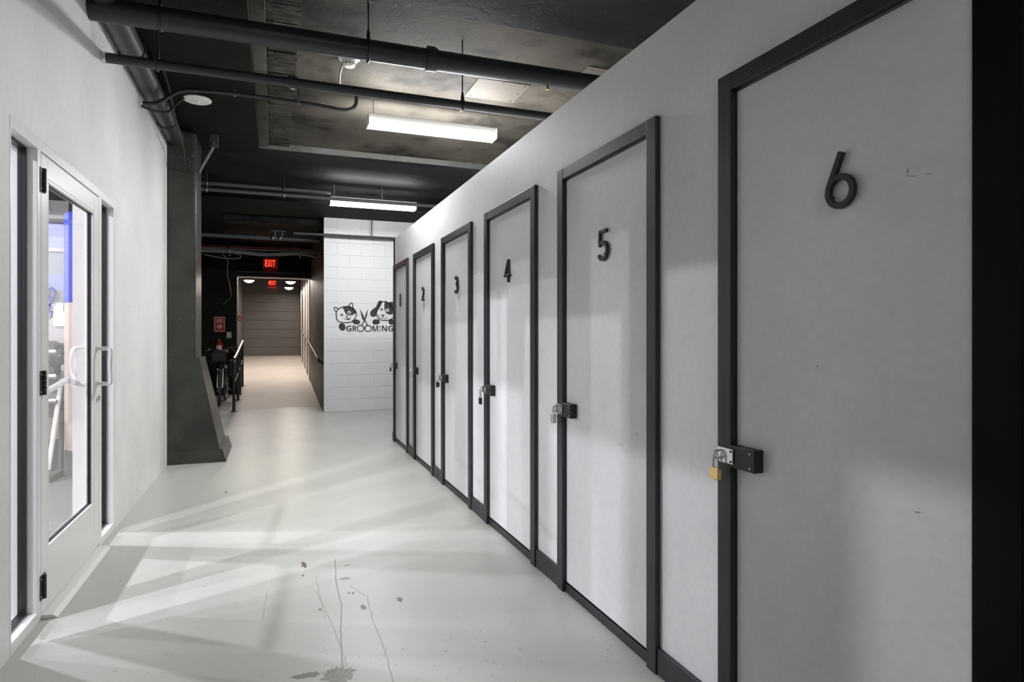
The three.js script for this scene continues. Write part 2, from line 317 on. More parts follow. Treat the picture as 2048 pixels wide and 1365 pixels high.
// ---- passage beyond
{
  const w = structure('wall_passage', 'brown-grey concrete side wall running along the ramp', 'wall');
  box('panel', w, M.passage, 0.78, 0.98, -0.1, 3.62, -21.2, -10.82);
  for (const z of [-15.3, -16.6, -18.0, -19.6]) box('pilaster', w, M.pilaster, 0.76, 0.79, 0.15, 3.0, z - 0.2, z + 0.2, 0.005);
  const w2 = structure('wall_passage_left', 'grey concrete side wall inside the lit passage', 'wall');
  box('panel', w2, M.passageFar, -1.05, -0.87, -0.1, 3.1, -21.2, -14.9);
  const w3 = structure('wall_passage_end', 'brown-grey panelled wall closing the lit passage', 'wall');
  box('backing', w3, M.passageFar, -1.0, 0.9, 0, 3.1, -21.3, -21.1);
  for (let i = 0; i < 9; i++) box('panel', w3, M.passageFar, -0.87, 0.78, 0.6 + i * 0.28 + 0.004, 0.6 + (i + 1) * 0.28 - 0.004, -21.11, -21.085, 0.004);
  const c = structure('ceiling_passage', 'dark ceiling of the lit passage', 'ceiling');
  box('panel', c, M.passageFar, -1.05, 0.98, 3.05, 3.2, -21.3, -14.95);
  const a = structure('wall_alcove', 'black painted wall with doorway opening to the ramp passage', 'wall');
  box('panel', a, M.blackWall, -2.7, -0.735, -0.1, 3.62, -14.95, -14.7);
  box('lintel', a, M.blackWall, -0.735, 0.779, 2.53, 3.62, -14.95, -14.7);
  box('lintel_board', a, M.black, -0.735, 0.779, 2.62, 2.64, -14.7, -14.69);
  box('lintel_edge', a, M.pilaster, -0.73, 0.78, 2.515, 2.532, -14.96, -14.7);
  box('door_jamb', a, M.pipeGrey, -0.745, -0.725, 0, 2.53, -14.96, -14.69);
  box('side_panel', a, M.blackWall, -2.85, -2.7, -0.1, 3.62, -14.95, -7.2);
  box('corner_panel', a, M.blackWall, -2.7, -1.09, -0.1, 3.62, -7.35, -7.2);
}
// ---- gym shell
{
  const w = structure('wall_gym', 'banded blue and white wall seen through the glass door', 'wall');
  box('backing', w, M.gymWhite, -11.1, -1.09, 0, 3.5, -7.2, -7.06);
  const band = (m, a, b, t = 0.01) => box('band', w, m, -5, -1.09, a, b, -7.06, -7.06 + t);
  band(M.gymGrey, 0, 0.3); band(M.beige, 0.3, 0.66); band(M.paleBlue, 1.45, 1.52); band(M.sage, 1.52, 1.7); band(M.paleBlue, 1.7, 1.85); band(M.sage, 1.85, 2.06);
  band(M.gymWhite, 2.06, 2.09, 0.03); band(M.paleBlue, 2.09, 2.2); band(M.midBlue, 2.2, 2.33); band(M.gymGrey, 2.33, 2.4, 0.03); band(M.ceilingDark, 2.4, 3.5, 0.02);
  box('side_panel', w, M.gymWhite, -11.25, -11.1, 0, 3.6, -7.2, 1.75); box('near_panel', w, M.gymWhite, -11.1, -1.09, 0, 3.6, 1.6, 1.75);
  // angled pilaster, blue over beige
  const p = structure('pillar_gym', 'blue and beige painted pillar just inside the glass door', 'pillar');
  const seg = (name, m, y0, y1, o) => {
    const s = new THREE.Shape(); s.moveTo(1.773 + o, 7.05); s.lineTo(1.773 + o, 6.777 - o * 0.3); s.lineTo(1.42, 6.27 - o); s.lineTo(1.09, 6.27 - o); s.lineTo(1.09, 7.05);
    const g = new THREE.ExtrudeGeometry(s, { depth: y1 - y0, bevelEnabled: false }); g.rotateX(-Math.PI / 2); g.rotateY(Math.PI); g.translate(0, y0, 0); g.scale(1, 1, 1);
    const q = g.attributes.position; for (let i = 0; i < q.count; i++) q.setZ(i, -Math.abs(q.getZ(i))); for (let i = 0; i < q.count; i++) q.setX(i, -Math.abs(q.getX(i)));
    const gi = g.index; g.computeVertexNormals(); return mesh(name, g, m, p);
  };
  seg('base', M.gymGrey, 0, 0.24, 0.004); seg('lower_panel', M.beige, 0.24, 1.57, 0); seg('upper_panel', M.blue, 1.57, 2.38, 0.003); seg('top_panel', M.ceilingBlack, 2.38, 3.5, 0);
}
// ---- splayed concrete column
{
  const c = structure('column', 'dark grey concrete column with splayed foot and chipped edges', 'column');
  const zf = -6.98, zb = -7.52;
  box('shaft', c, M.column, -1.35, -0.722, 1.0, 3.3, zb, zf, 0.03);
  // splayed foot: tapered prism
  const foot = (xa, xb, y0, y1, za, zb2, zc, zd, m, name, x0 = -1.35) => {
    const P = [[x0, y0, za], [xa, y0, za], [xa, y0, zb2], [x0, y0, zb2], [x0, y1, zc], [xb, y1, zc], [xb, y1, zd], [x0, y1, zd]];
    const I = [[0, 1, 5, 4], [1, 2, 6, 5], [2, 3, 7, 6], [3, 0, 4, 7], [4, 5, 6, 7], [3, 2, 1, 0]];
    const pos = []; for (const q of I) for (const k of [q[0], q[1], q[2], q[0], q[2], q[3]]) pos.push(...P[k]);
    const g = new THREE.BufferGeometry(); g.setAttribute('position', new THREE.Float32BufferAttribute(pos, 3)); g.computeVertexNormals(); worldUV(g); return mesh(name, g, m, c);
  };
  foot(-0.505, -0.69, 0.12, 1.05, -6.968, -7.78, -6.975, -7.53, M.column, 'splayed_foot');
  foot(-0.445, -0.48, 0, 0.13, -6.955, -7.9, -6.962, -7.84, M.column, 'plinth');
}
// ---- baseboards between the doors
{
  const b = structure('baseboard_right', 'charcoal baseboard pieces between the numbered doors', 'baseboard');
  const cuts = [-7.692, ...DOORS.flat()];
  for (let i = 0; i < cuts.length - 1; i += 2) box('board', b, M.trim, 1.352, WR, 0, 0.1, cuts[i] + 0.0005, cuts[i + 1] - 0.0005, 0.003);
}

// ================================================================ NUMBERED DOORS
function ribbon(pts, w, closed) {
  // flat stroke of constant width along a polyline, as a shape in the door plane
  const n = pts.length, A = [], B = [];
  for (let i = 0; i < n; i++) {
    const p = pts[(i - 1 + n) % n], q = pts[i], r = pts[(i + 1) % n];
    let dx, dy;
    if (!closed && i === 0) { dx = r[0] - q[0]; dy = r[1] - q[1]; } else if (!closed && i === n - 1) { dx = q[0] - p[0]; dy = q[1] - p[1]; } else {
      const l1 = Math.hypot(q[0] - p[0], q[1] - p[1]) || 1, l2 = Math.hypot(r[0] - q[0], r[1] - q[1]) || 1;
      dx = (q[0] - p[0]) / l1 + (r[0] - q[0]) / l2; dy = (q[1] - p[1]) / l1 + (r[1] - q[1]) / l2;
    }
    const l = Math.hypot(dx, dy) || 1; A.push([q[0] - dy / l * w / 2, q[1] + dx / l * w / 2]); B.push([q[0] + dy / l * w / 2, q[1] - dx / l * w / 2]);
  }
  const mk = (a, S) => { const s = new S(); a.forEach(([x, y], i) => i ? s.lineTo(x, y) : s.moveTo(x, y)); return s; };
  if (closed) { const s = mk(A, THREE.Shape); s.closePath(); const h = mk(B.slice().reverse(), THREE.Path); h.closePath(); const area = (P) => P.reduce((t, p, i) => { const q = P[(i + 1) % P.length]; return t + p[0] * q[1] - q[0] * p[1]; }, 0); if (Math.abs(area(A)) < Math.abs(area(B))) { const s2 = mk(B, THREE.Shape); s2.closePath(); const h2 = mk(A.slice().reverse(), THREE.Path); s2.holes.push(h2); return s2; } s.holes.push(h); return s; }
  const s = mk([...A, ...B.reverse()], THREE.Shape); s.closePath(); return s;
}
const arc = (cx, cy, rx, ry, a0, a1, n = 18) => Array.from({ length: n + 1 }, (_, i) => { const a = (a0 + (a1 - a0) * i / n) * Math.PI / 180; return [cx + rx * Math.cos(a), cy + ry * Math.sin(a)]; });
const SW = 0.0132;
const DIGITS = {
  1: [[[[0, 0], [0, 0.14]], false]],
  2: [[[...arc(0, 0.1, 0.032, 0.032, 160, -20), [0.018, 0.066], [-0.034, 0.009], [0.04, 0.009]], false]],
  3: [[arc(-0.004, 0.103, 0.03, 0.03, 150, -85, 20), false], [arc(-0.002, 0.042, 0.036, 0.0345, 88, -150, 24), false]],
  4: [[[[0.012, 0.0], [0.012, 0.14]], false], [[[0.012, 0.136], [-0.04, 0.044]], false], [[[-0.05, 0.042], [0.042, 0.042]], false]],
  5: [[[[0.034, 0.131], [-0.026, 0.131], [-0.028, 0.082]], false], [arc(0, 0.045, 0.038, 0.0375, 140, -150, 24), false]],
  6: [[arc(0, 0.044, 0.037, 0.037, 0, 345, 28), true], [[[0.004, 0.142], [-0.034, 0.058]], false]],
};
const LOCKS = ['black', 'steel', 'black', 'black', 'steel', 'brass'];
const doorWord = ['one', 'two', 'three', 'four', 'five', 'six'];
DOORS.forEach(([zf, zn], i) => {
  const n = i + 1, six = n === 6;
  const d = structure('door_' + n, `pale grey storage door number ${doorWord[i]} in a ${n === 1 ? 'black frame with a dark red head' : 'black frame'}`, 'door');
  const mt = M.trim, zi = zf + STILE, zj = six ? zn - 0.075 : zn - STILE;
  const gap = 0.003;
  box('leaf', d, M.leaf, WR, WR + 0.036, 0.05, FT - HEAD - 0.006, zi + gap, zj - gap, 0.002);
  box('threshold', d, M.trim, WR - 0.006, WR + 0.08, 0, 0.042, zi, zj, 0.002);
  box('frame_stile', d, mt, FF, WR + 0.001, 0, FT, zf, zi, 0.0025);
  if (six) box('frame_stile', d, M.trimDark, WR - 0.006, WR + 0.02, 0, FT + 0.3, zj, zn + 0.02, 0.002);
  else box('frame_stile', d, mt, FF, WR + 0.001, 0, FT, zj, zn, 0.0025);
  box('frame_head', d, n === 1 ? M.trimRed : mt, FF + 0.0006, WR + 0.001, FT - HEAD, FT - 0.0006, zi - 0.01, six ? zn : zj + 0.01, 0.0025);
  box('door_stop', d, M.black, WR + 0.037, WR + 0.06, 0, 2.07, zi - 0.02, zi + 0.015); box('door_stop', d, M.black, WR + 0.037, WR + 0.06, 0, 2.07, zj - 0.015, zj + 0.02);
  box('door_stop', d, M.black, WR + 0.037, WR + 0.06, 2.035, 2.07, zi, zj);
  if (!six) for (const y of [1.82, 1.07, 0.32]) {
    const h = mesh('hinge', rodG(V(WR - 0.003, y - 0.045, zj - 0.0015), V(WR - 0.003, y + 0.045, zj - 0.0015), 0.005, 10), M.bronze, d);
    for (const k of [-0.046, 0.046]) mesh('hinge_tip', new THREE.SphereGeometry(0.005, 8, 6).translate(WR - 0.003, y + k, zj - 0.0015), M.bronze, h);
  }
  // raised number
  const zc = [-7.2, -6.03, -4.83, -3.66, -2.452, -1.21][i];
  const num = DIGITS[n].map(([pts, cl2], q) => new THREE.ExtrudeGeometry(ribbon(pts, n === 1 ? 0.024 : SW, cl2), { depth: 0.011, bevelEnabled: true, bevelSize: 0.0012, bevelThickness: 0.0012, bevelSegments: 1, curveSegments: 10 }).translate(0, 0, q * 0.0005));
  const ng = mergeGeometries(num); ng.rotateY(-Math.PI / 2); ng.translate(WR - 0.006, 1.606, zc);
  const nm = mesh('door_number', ng, M.black, d); nm.userData.label = `black raised number ${n}`;
  for (const k of [-0.0, 0.05]) rod('number_pin', nm, M.black, V(WR - 0.008, 1.64 + k, zc + [0, 0.01, 0.02, 0.012, 0.0, -0.03][i]), V(WR + 0.001, 1.64 + k, zc + [0, 0.01, 0.02, 0.012, 0.0, -0.03][i]), 0.003, 8);
  // hasp: black block on the leaf, bright plate over the stile
  const hy = six ? 0.903 : 0.912;
  const hb = box('hasp_block', d, M.black, WR - 0.034, WR + 0.001, hy - 0.034, hy + 0.034, zi + 0.002, zi + 0.118, 0.003);
  for (const [a, b] of [[0.022, 0.1], [-0.022, 0.1]]) mesh('screw', new THREE.CylinderGeometry(0.003, 0.003, 0.003, 8).rotateZ(Math.PI / 2).translate(WR - 0.0345, hy + a, zi + b), M.steel, hb);
  const pl = box('hasp_plate', d, M.chrome, WR - 0.04, WR - 0.034, hy - 0.024, hy + 0.024, zi - 0.042, zi + 0.03, 0.003);
  for (const [a, b] of [[0.016, 0.022], [-0.016, 0.022]]) mesh('screw', new THREE.SphereGeometry(0.0035, 8, 6).translate(WR - 0.041, hy + a, zi + b), M.bronze, pl);
  mesh('hasp_staple', tubeG([V(WR - 0.03, hy + 0.012, zi - 0.03), V(WR - 0.056, hy + 0.01, zi - 0.03), V(WR - 0.06, hy, zi - 0.03), V(WR - 0.056, hy - 0.01, zi - 0.03), V(WR - 0.03, hy - 0.012, zi - 0.03)], 0.0034, 20, 8), M.chrome, d);
  mesh('staple_base', boxG(FF - 0.012, FF, hy - 0.018, hy + 0.018, zi - 0.05, zi - 0.012, 0.002), M.steel, d);
  // scuffs in the paint
  for (const [y, z, w2, h2, rot] of { 6: [[1.647, -1.028, 0.022, 0.0016, 0.35], [1.641, -0.985, 0.014, 0.0014, 0.2], [1.198, -1.293, 0.005, 0.004, 0], [0.88, -1.012, 0.012, 0.003, -0.2], [1.66, -1.036, 0.003, 0.012, 0]], 5: [[0.818, -2.325, 0.05, 0.0014, 0.15], [0.881, -2.188, 0.03, 0.002, 0.1]], 4: [[0.899, -3.603, 0.05, 0.002, 0.02]] }[n] || [])
    mesh('scuff', new THREE.BoxGeometry(0.0006, h2, w2).rotateX(rot).translate(WR - 0.0002, y, z), M.scuff, d);
  // padlock hangs from the staple
  const lock = thing('padlock', ['small black padlock on the hasp of door one', 'small steel padlock on the hasp of door two', 'round black padlock on the hasp of door three', 'narrow black padlock on the hasp of door four', 'laminated steel padlock on the hasp of door five', 'brass padlock with tall shackle on the hasp of door six'][i], 'padlock', 'padlocks on the storage doors');
  const mm = M[LOCKS[i]], sh = six ? 0.045 : n === 4 ? 0.06 : 0.03, px = WR - 0.056, pz = zi - 0.03, pt = hy + 0.003;
  const w = six ? 0.019 : 0.016, sw = 0.011;
  mesh('shackle', tubeG([V(px, pt - sh - 0.02, pz - sw), V(px, pt - sh * 0.4, pz - sw), V(px, pt - 0.002, pz - sw * 0.8), V(px, pt + 0.005, pz), V(px, pt - 0.002, pz + sw * 0.8), V(px, pt - sh * 0.4, pz + sw), V(px, pt - sh - 0.02, pz + sw)], 0.0032, 40, 8), M.chrome, lock);
  if (n === 3) { mesh('lock_body', new THREE.CylinderGeometry(0.024, 0.024, 0.02, 24).rotateZ(Math.PI / 2).translate(px, pt - sh - 0.03, pz), mm, lock); }
  else {
    const bh = six ? 0.036 : 0.045;
    const bd = mesh('lock_body', new RoundedBoxGeometry(0.016, bh, 2 * w + 0.004, 2, 0.003).translate(px, pt - sh - bh / 2, pz), mm, lock);
    if (n === 5) for (let k = 0; k < 4; k++) mesh('laminate_rib', new RoundedBoxGeometry(0.0175, 0.006, 2 * w + 0.006, 1, 0.001).translate(px, pt - sh - 0.008 - k * 0.0095, pz), mm, bd);
    mesh('keyway', new THREE.CylinderGeometry(0.004, 0.004, 0.002, 10).translate(px, pt - sh - bh - 0.0005, pz), M.black, bd);
  }
});

// ================================================================ GLAZED DOOR AND SIDELITES
const FX = WL + 0.001;
function gasketFrame(parent, x0, x1, y0, y1, z0, z1, t) {
  box('gasket', parent, M.gasket, x0, x1, y0, y1, z0, z0 + t); box('gasket', parent, M.gasket, x0, x1, y0, y1, z1 - t, z1);
  box('gasket', parent, M.gasket, x0, x1, y0, y0 + t, z0, z1); box('gasket', parent, M.gasket, x0, x1, y1 - t, y1, z0, z1);
}
{
  const fr = structure('trim_1', 'white frame around the glazed door and its narrow side windows', 'door frame');
  const J = (z0, z1) => box('jamb', fr, M.white, WLB - 0.02, FX, 0, 2.157, z0, z1, 0.002);
  J(-3.055, -3.041); J(-3.398, -3.353); J(-4.467, -4.4); J(-4.848, -4.772);
  box('head', fr, M.white, WLB - 0.02, FX + 0.0006, 2.108, 2.1565, -4.848, -3.041, 0.002);
  for (const [a, b] of [[-3.353, -3.055], [-4.772, -4.467]]) box('sill', fr, M.white, WLB - 0.02, FX, 0, 0.048, a, b, 0.002);
  for (const [a, b, n] of [[-3.353, -3.055, 'near'], [-4.772, -4.467, 'far']]) {
    const w = structure('window_' + (n === 'near' ? 1 : 2), n === 'near' ? 'narrow side window on the hinge side of the glass door' : 'narrow side window beside the pull handle of the glass door', 'window');
    gasketFrame(w, -1.047, -1.017, 0.048, 2.108, a, b, 0.012);
    box('pane', w, M.glass, -1.0335, -1.0315, 0.06, 2.096, a + 0.012, b - 0.012);
  }
  const d = structure('door_7', 'white glazed entrance door with pull handle and dark hinges', 'door');
  const z0 = -4.397, z1 = -3.402, a = -4.295, b = -3.487, X0 = WL - 0.042;
  box('door_stile', d, M.white, X0, FX, 0.028, 2.101, b, z1, 0.002); box('door_stile', d, M.white, X0, FX, 0.028, 2.101, z0, a, 0.002);
  box('door_rail', d, M.white, X0, FX - 0.0003, 2.003, 2.101, a, b, 0.002); box('door_rail', d, M.white, X0, FX - 0.0003, 0.028, 0.286, a, b, 0.002);
  const bead = (y0, y1, q0, q1) => box('glazing_bead', d, M.white, WL - 0.014, WL + 0.001, y0, y1, q0, q1, 0.003);
  bead(0.286, 0.303, a, b); bead(1.986, 2.003, a, b); bead(0.303, 1.986, a, a + 0.017); bead(0.303, 1.986, b - 0.017, b);
  gasketFrame(d, WL - 0.028, WL - 0.014, 0.286, 2.003, a, b, 0.022);
  box('pane', d, M.glass, WL - 0.022, WL - 0.02, 0.308, 1.981, a + 0.022, b - 0.022);
  for (const y of [1.98, 1.064, 0.143]) {
    const h = box('hinge', d, M.bronze, WL - 0.002, WL + 0.004, y - 0.055, y + 0.055, -3.452, -3.382, 0.001);
    for (let k = 0; k < 5; k++) mesh('knuckle', new THREE.CylinderGeometry(0.009, 0.009, 0.02, 12).translate(WL + 0.008, y - 0.044 + k * 0.022, -3.418), M.bronze, h);
    for (const [p, q] of [[0.04, -3.392], [-0.04, -3.392], [0.04, -3.443], [-0.04, -3.443]]) mesh('screw', new THREE.SphereGeometry(0.0035, 8, 6).translate(WL + 0.004, y + p, q), M.steel, h);
  }
  // D pull handle
  const hz = -4.345;
  const ph = tube('pull_handle', d, M.white, [V(WL, 1.197, hz), V(WL + 0.05, 1.2, hz), V(WL + 0.068, 1.2, hz + 0.003), V(WL + 0.074, 1.185, hz + 0.004), V(WL + 0.072, 1.1, hz + 0.004), V(WL + 0.074, 1.005, hz + 0.004), V(WL + 0.068, 0.99, hz + 0.003), V(WL + 0.05, 0.99, hz), V(WL, 0.993, hz)], 0.012, 60, 12);
  for (const y of [1.197, 0.993]) mesh('handle_base', new THREE.CylinderGeometry(0.02, 0.02, 0.006, 20).rotateZ(Math.PI / 2).translate(WL + 0.003, y, hz), M.white, ph);
  mesh('lock_cylinder', new THREE.CylinderGeometry(0.016, 0.018, 0.012, 20).rotateZ(Math.PI / 2).translate(WL + 0.006, 0.905, -4.36), M.chrome, d);
  // push bar on the gym side
  const pb = tube('push_bar', d, M.white, [V(WL - 0.045, 0.99, -4.33), V(WL - 0.1, 1.0, -4.33), V(WL - 0.115, 1.02, -4.28), V(WL - 0.115, 1.0, -4.0), V(WL - 0.115, 0.96, -3.6), V(WL - 0.11, 0.95, -3.46), V(WL - 0.045, 0.95, -3.45)], 0.016, 60, 12);
  tube('inner_handle', d, M.white, [V(WL - 0.045, 1.21, -4.34), V(WL - 0.1, 1.2, -4.335), V(WL - 0.112, 1.18, -4.33), V(WL - 0.112, 1.06, -4.33), V(WL - 0.1, 1.04, -4.33)], 0.014, 40, 10);
  const th = structure('trim_2', 'white metal threshold under the glazed door', 'threshold');
  const s = new THREE.Shape(); s.moveTo(-1.09, 0); s.lineTo(-0.915, 0); s.lineTo(-0.935, 0.016); s.lineTo(-1.07, 0.022); s.lineTo(-1.09, 0.01);
  const g = new THREE.ExtrudeGeometry(s, { depth: 0.995, bevelEnabled: false }); g.translate(0, 0.0005, -4.397); mesh('threshold_plate', g, M.white, th);
}

// ================================================================ CORRIDOR LIGHTS
function area(parent, w, h, pos, dir, k, col) {
  const l = new THREE.RectAreaLight(col, k, w, h); l.position.copy(pos); parent.add(l); l.up.set(0, Math.abs(dir.y) > 0.9 ? 0 : 1, Math.abs(dir.y) > 0.9 ? 1 : 0); l.lookAt(pos.clone().add(dir)); l.name = 'lamp_light'; l.castShadow = true; return l;
}
function stripLight(label, x0, x1, y, z, k, rods, grp) {
  const t = thing('strip_light', label, 'ceiling light', grp);
  box('housing', t, M.fixture, x0 + 0.01, x1 + 0.02, y + 0.055, y + 0.115, z - 0.045, z + 0.045, 0.006);
  const w = 0.085;
  const s = new THREE.Shape(); s.moveTo(-0.075, 0.056); s.lineTo(0.075, 0.056); s.lineTo(w, 0.03); s.lineTo(w - 0.006, 0.006); s.lineTo(w - 0.02, 0); s.lineTo(-w + 0.02, 0); s.lineTo(-w + 0.006, 0.006); s.lineTo(-w, 0.03);
  const g = new THREE.ExtrudeGeometry(s, { depth: x1 - x0, bevelEnabled: false }); g.rotateY(Math.PI / 2); g.translate(x0, y, z);
  const lens = mesh('lens', g, M.tubeGlow, t); lens.userData.label = 'glowing white lens';
  for (const x of [x0 - 0.006, x1]) box('end_cap', t, M.fixture, x, x + 0.006, y, y + 0.1, z - 0.088, z + 0.088, 0.002);
  for (const f of rods) { const X = x0 + (x1 - x0) * f; rod('hanger', t, M.steel, V(X, y + 0.11, z), V(X, 3.455, z), 0.004, 8); }
  const cx = (x0 + x1) / 2, len = x1 - x0 - 0.02;
  area(t, len, 0.1, V(cx, y - 0.004, z), V(0, -1, 0), k, COOL);
  area(t, len, 0.04, V(cx, y + 0.03, z + w + 0.004), V(0, 0.1, 1), k, COOL); area(t, len, 0.04, V(cx, y + 0.03, z - w - 0.004), V(0, 0.1, -1), k, COOL);
  return t;
}
stripLight('bright fluorescent strip light hanging under the bare concrete slab', 0.8, 2.005, 3.165, -5.8, STRIP, [0.04, 0.96], 'corridor strip lights');
stripLight('smaller looking fluorescent strip light nearer the block wall', 0.735, 1.93, 3.085, -9.1, STRIP2, [0.05, 0.6], 'corridor strip lights');
stripLight('fluorescent strip light behind the viewer near the back wall', -0.3, 0.9, 3.165, 1.6, STRIP3, [0.04, 0.96], 'corridor strip lights');

// ================================================================ GYM LIGHTS
function gymLight(x, z, i) {
  const t = thing('gym_light', ['row closest to the glass door, end by the blue pillar', 'row closest to the glass door, end by the entrance', 'middle row, end by the blue pillar', 'middle row, end by the entrance', 'rear row, end by the blue pillar', 'rear row, end by the entrance'].map((s) => 'gym light in the ' + s)[i], 'ceiling light', 'gym ceiling lights');
  box('housing', t, M.fixture, x - 0.16, x + 0.16, 3.39, 3.44, z - 0.05, z + 0.05, 0.006);
  box('lens', t, M.gymGlow, x - 0.15, x + 0.15, 3.31, 3.39, z - 0.045, z + 0.045, 0.02);
  rod('hanger', t, M.steel, V(x, 3.44, z), V(x, 3.505, z), 0.006, 8);
  const l = new THREE.PointLight(GYMC, GYM); l.position.set(x, 3.35, z); l.castShadow = true; l.shadow.radius = 3; l.name = 'lamp_light'; t.add(l);
}
[[-3.75, -5.7], [-3.75, -1.9], [-6.3, -6.2], [-6.3, -1.7], [-9.0, -5.8], [-9.0, -2.2]].forEach(([x, z], i) => gymLight(x, z, i));

// ================================================================ PASSAGE LAMPS
[[-0.587, -15.6], [-0.587, -17.5], [0.398, -15.8], [0.419, -17.6], [0.429, -19.8]].forEach(([x, z], i) => {
  const t = thing('dome_lamp', ['glowing bowl lamp over the handrail side, first past the doorway', 'glowing bowl lamp over the handrail side, second past the doorway', 'glowing bowl lamp beside the pilasters, first past the doorway', 'glowing bowl lamp beside the pilasters, second past the doorway', 'glowing bowl lamp beside the pilasters, third past the doorway'][i], 'ceiling light', 'bowl lamps in the passage');
  const pts = []; for (let k = 0; k <= 10; k++) { const a = -Math.PI / 2 + k / 10 * 1.35; pts.push([0.135 * Math.cos(a), 0.1 * Math.sin(a)]); }
  lathe('bowl', t, M.domeGlow, [...pts, [0.12, 0.0], [0.0, 0.004]], V(x, 2.70, z), 28);
  lathe('rim', t, M.black, [[0.13, -0.03], [0.138, -0.03], [0.14, 0.006], [0.0, 0.03]], V(x, 2.70, z), 28);
  rod('stem', t, M.black, V(x, 2.72, z), V(x, 3.055, z), 0.01, 8);
  area(t, 0.24, 0.24, V(x, 2.594, z), V(0, -1, 0), DOME, WARM);
});

// ================================================================ PIPES
function clampRing(parent, x, y, z, r, m) { mesh('clamp', new THREE.TorusGeometry(r + 0.006, 0.008, 8, 24).rotateY(Math.PI / 2).translate(x, y, z), m, parent); }
{
  const p = thing('sprinkler_main', 'thick black pipe crossing the corridor below the ceiling', 'pipe');
  rod('pipe', p, M.pipe, V(-1.0, 3.135, -4.19), V(3.3, 3.16, -4.19), 0.066, 32);
  for (const x of [1.0]) { rod('coupling', p, M.pipe, V(x - 0.035, 3.146, -4.19), V(x + 0.035, 3.147, -4.19), 0.076, 32); mesh('coupling_bolt', boxG(x - 0.03, x + 0.03, 3.215, 3.235, -4.2, -4.18, 0.004), M.pipe, p); }
  for (const x of [-0.62, 0.58]) { rod('hanger_rod', p, M.black, V(x, 3.2, -4.19), V(x, 3.455, -4.19), 0.006, 8); rod('hanger_socket', p, M.black, V(x, 3.2, -4.19), V(x, 3.27, -4.19), 0.014, 10, 0.009); clampRing(p, x, 3.143, -4.19, 0.066, M.black); }
  rod('sprinkler_head', p, M.brass, V(1.86, 3.06, -4.19), V(1.86, 3.095, -4.19), 0.01, 10);
}
{
  const p = thing('branch_pipe', 'thin black pipe entering the off-white wall beside the thick pipe', 'pipe');
  rod('pipe', p, M.pipe, V(-0.978, 2.975, -4.48), V(3.3, 2.975, -4.48), 0.031, 24);
  rod('wall_sleeve', p, M.steel, V(-0.985, 2.975, -4.48), V(-0.955, 2.975, -4.48), 0.034, 24);
  for (const x of [-0.68, 1.304]) { rod('hanger_rod', p, M.black, V(x, 3.0, -4.48), V(x, 3.455, -4.48), 0.005, 8); rod('hanger_socket', p, M.black, V(x, 3.0, -4.48), V(x, 3.07, -4.48), 0.016, 10, 0.008); clampRing(p, x, 2.975, -4.48, 0.031, M.black); }
  const c = rod('sprinkler_tee', p, M.pipe, V(0.09, 2.975, -4.48), V(0.15, 2.975, -4.48), 0.04, 20); rod('sprinkler_head', p, M.steel, V(0.12, 2.93, -4.48), V(0.12, 2.96, -4.48), 0.014, 10);
}
{
  const p = thing('wall_duct', 'dark round duct running along the top of the off-white wall', 'pipe');
  rod('pipe', p, M.pipe, V(-0.9, 3.215, 2.6), V(-0.9, 3.215, -6.98), 0.078, 28);
  for (const z of [-1.5, -4.9, -6.4]) mesh('clamp', new THREE.TorusGeometry(0.08, 0.008, 8, 28).translate(-0.9, 3.215, z), M.black, p);
}
{
  const c = thing('conduit', 'thin grey conduit bending under the slab towards the strip light', 'pipe');
  tube('pipe', c, M.pipe, [V(-0.95, 3.08, -5.6), V(-0.86, 3.1, -5.62), V(-0.7, 3.22, -5.64), V(-0.45, 3.26, -5.66), V(0.3, 3.27, -5.7), V(0.62, 3.27, -5.72), V(0.68, 3.32, -5.73), V(0.69, 3.44, -5.73)], 0.016, 120, 10);
  for (const x of [-0.3, 0.2]) mesh('clamp', boxG(x - 0.012, x + 0.012, 3.25, 3.4, -5.7, -5.66, 0.003), M.pipeGrey, c);
}
{
  const c = thing('electric_cable', 'black cable looping from the wall duct to the white disc', 'cable');
  tube('lead', c, M.rubber, [V(-0.96, 3.06, -5.6), V(-0.9, 3.05, -5.64), V(-0.8, 3.08, -5.75), V(-0.72, 3.2, -5.8), V(-0.66, 3.26, -5.84), V(-0.61, 3.28, -5.86)], 0.01, 60, 8);
  const c2 = thing('electric_cable', 'black cable bundle dropping beside the wall duct to the column', 'cable');
  tube('lead', c2, M.rubber, [V(-0.78, 3.3, -5.3), V(-0.78, 3.24, -5.7), V(-0.8, 3.1, -6.3), V(-0.8, 3.05, -6.7), V(-0.82, 2.9, -6.965)], 0.01, 60, 8);
}
{
  const t = thing('access_point', 'round white wireless access disc hanging near the column', 'wireless device');
  lathe('disc', t, M.plastic, [[0.0, -0.012], [0.09, -0.012], [0.108, -0.004], [0.11, 0.006], [0.1, 0.014], [0, 0.016]], V(-0.595, 3.24, -5.85), 40);
  lathe('hub', t, M.plastic, [[0.0, -0.03], [0.02, -0.028], [0.026, -0.012]], V(-0.595, 3.24, -5.85), 24);
  rod('stem', t, M.steel, V(-0.595, 3.25, -5.85), V(-0.595, 3.302, -5.85), 0.008, 8); rod('stem', t, M.steel, V(-0.56, 3.25, -5.85), V(-0.56, 3.302, -5.85), 0.004, 8);
}
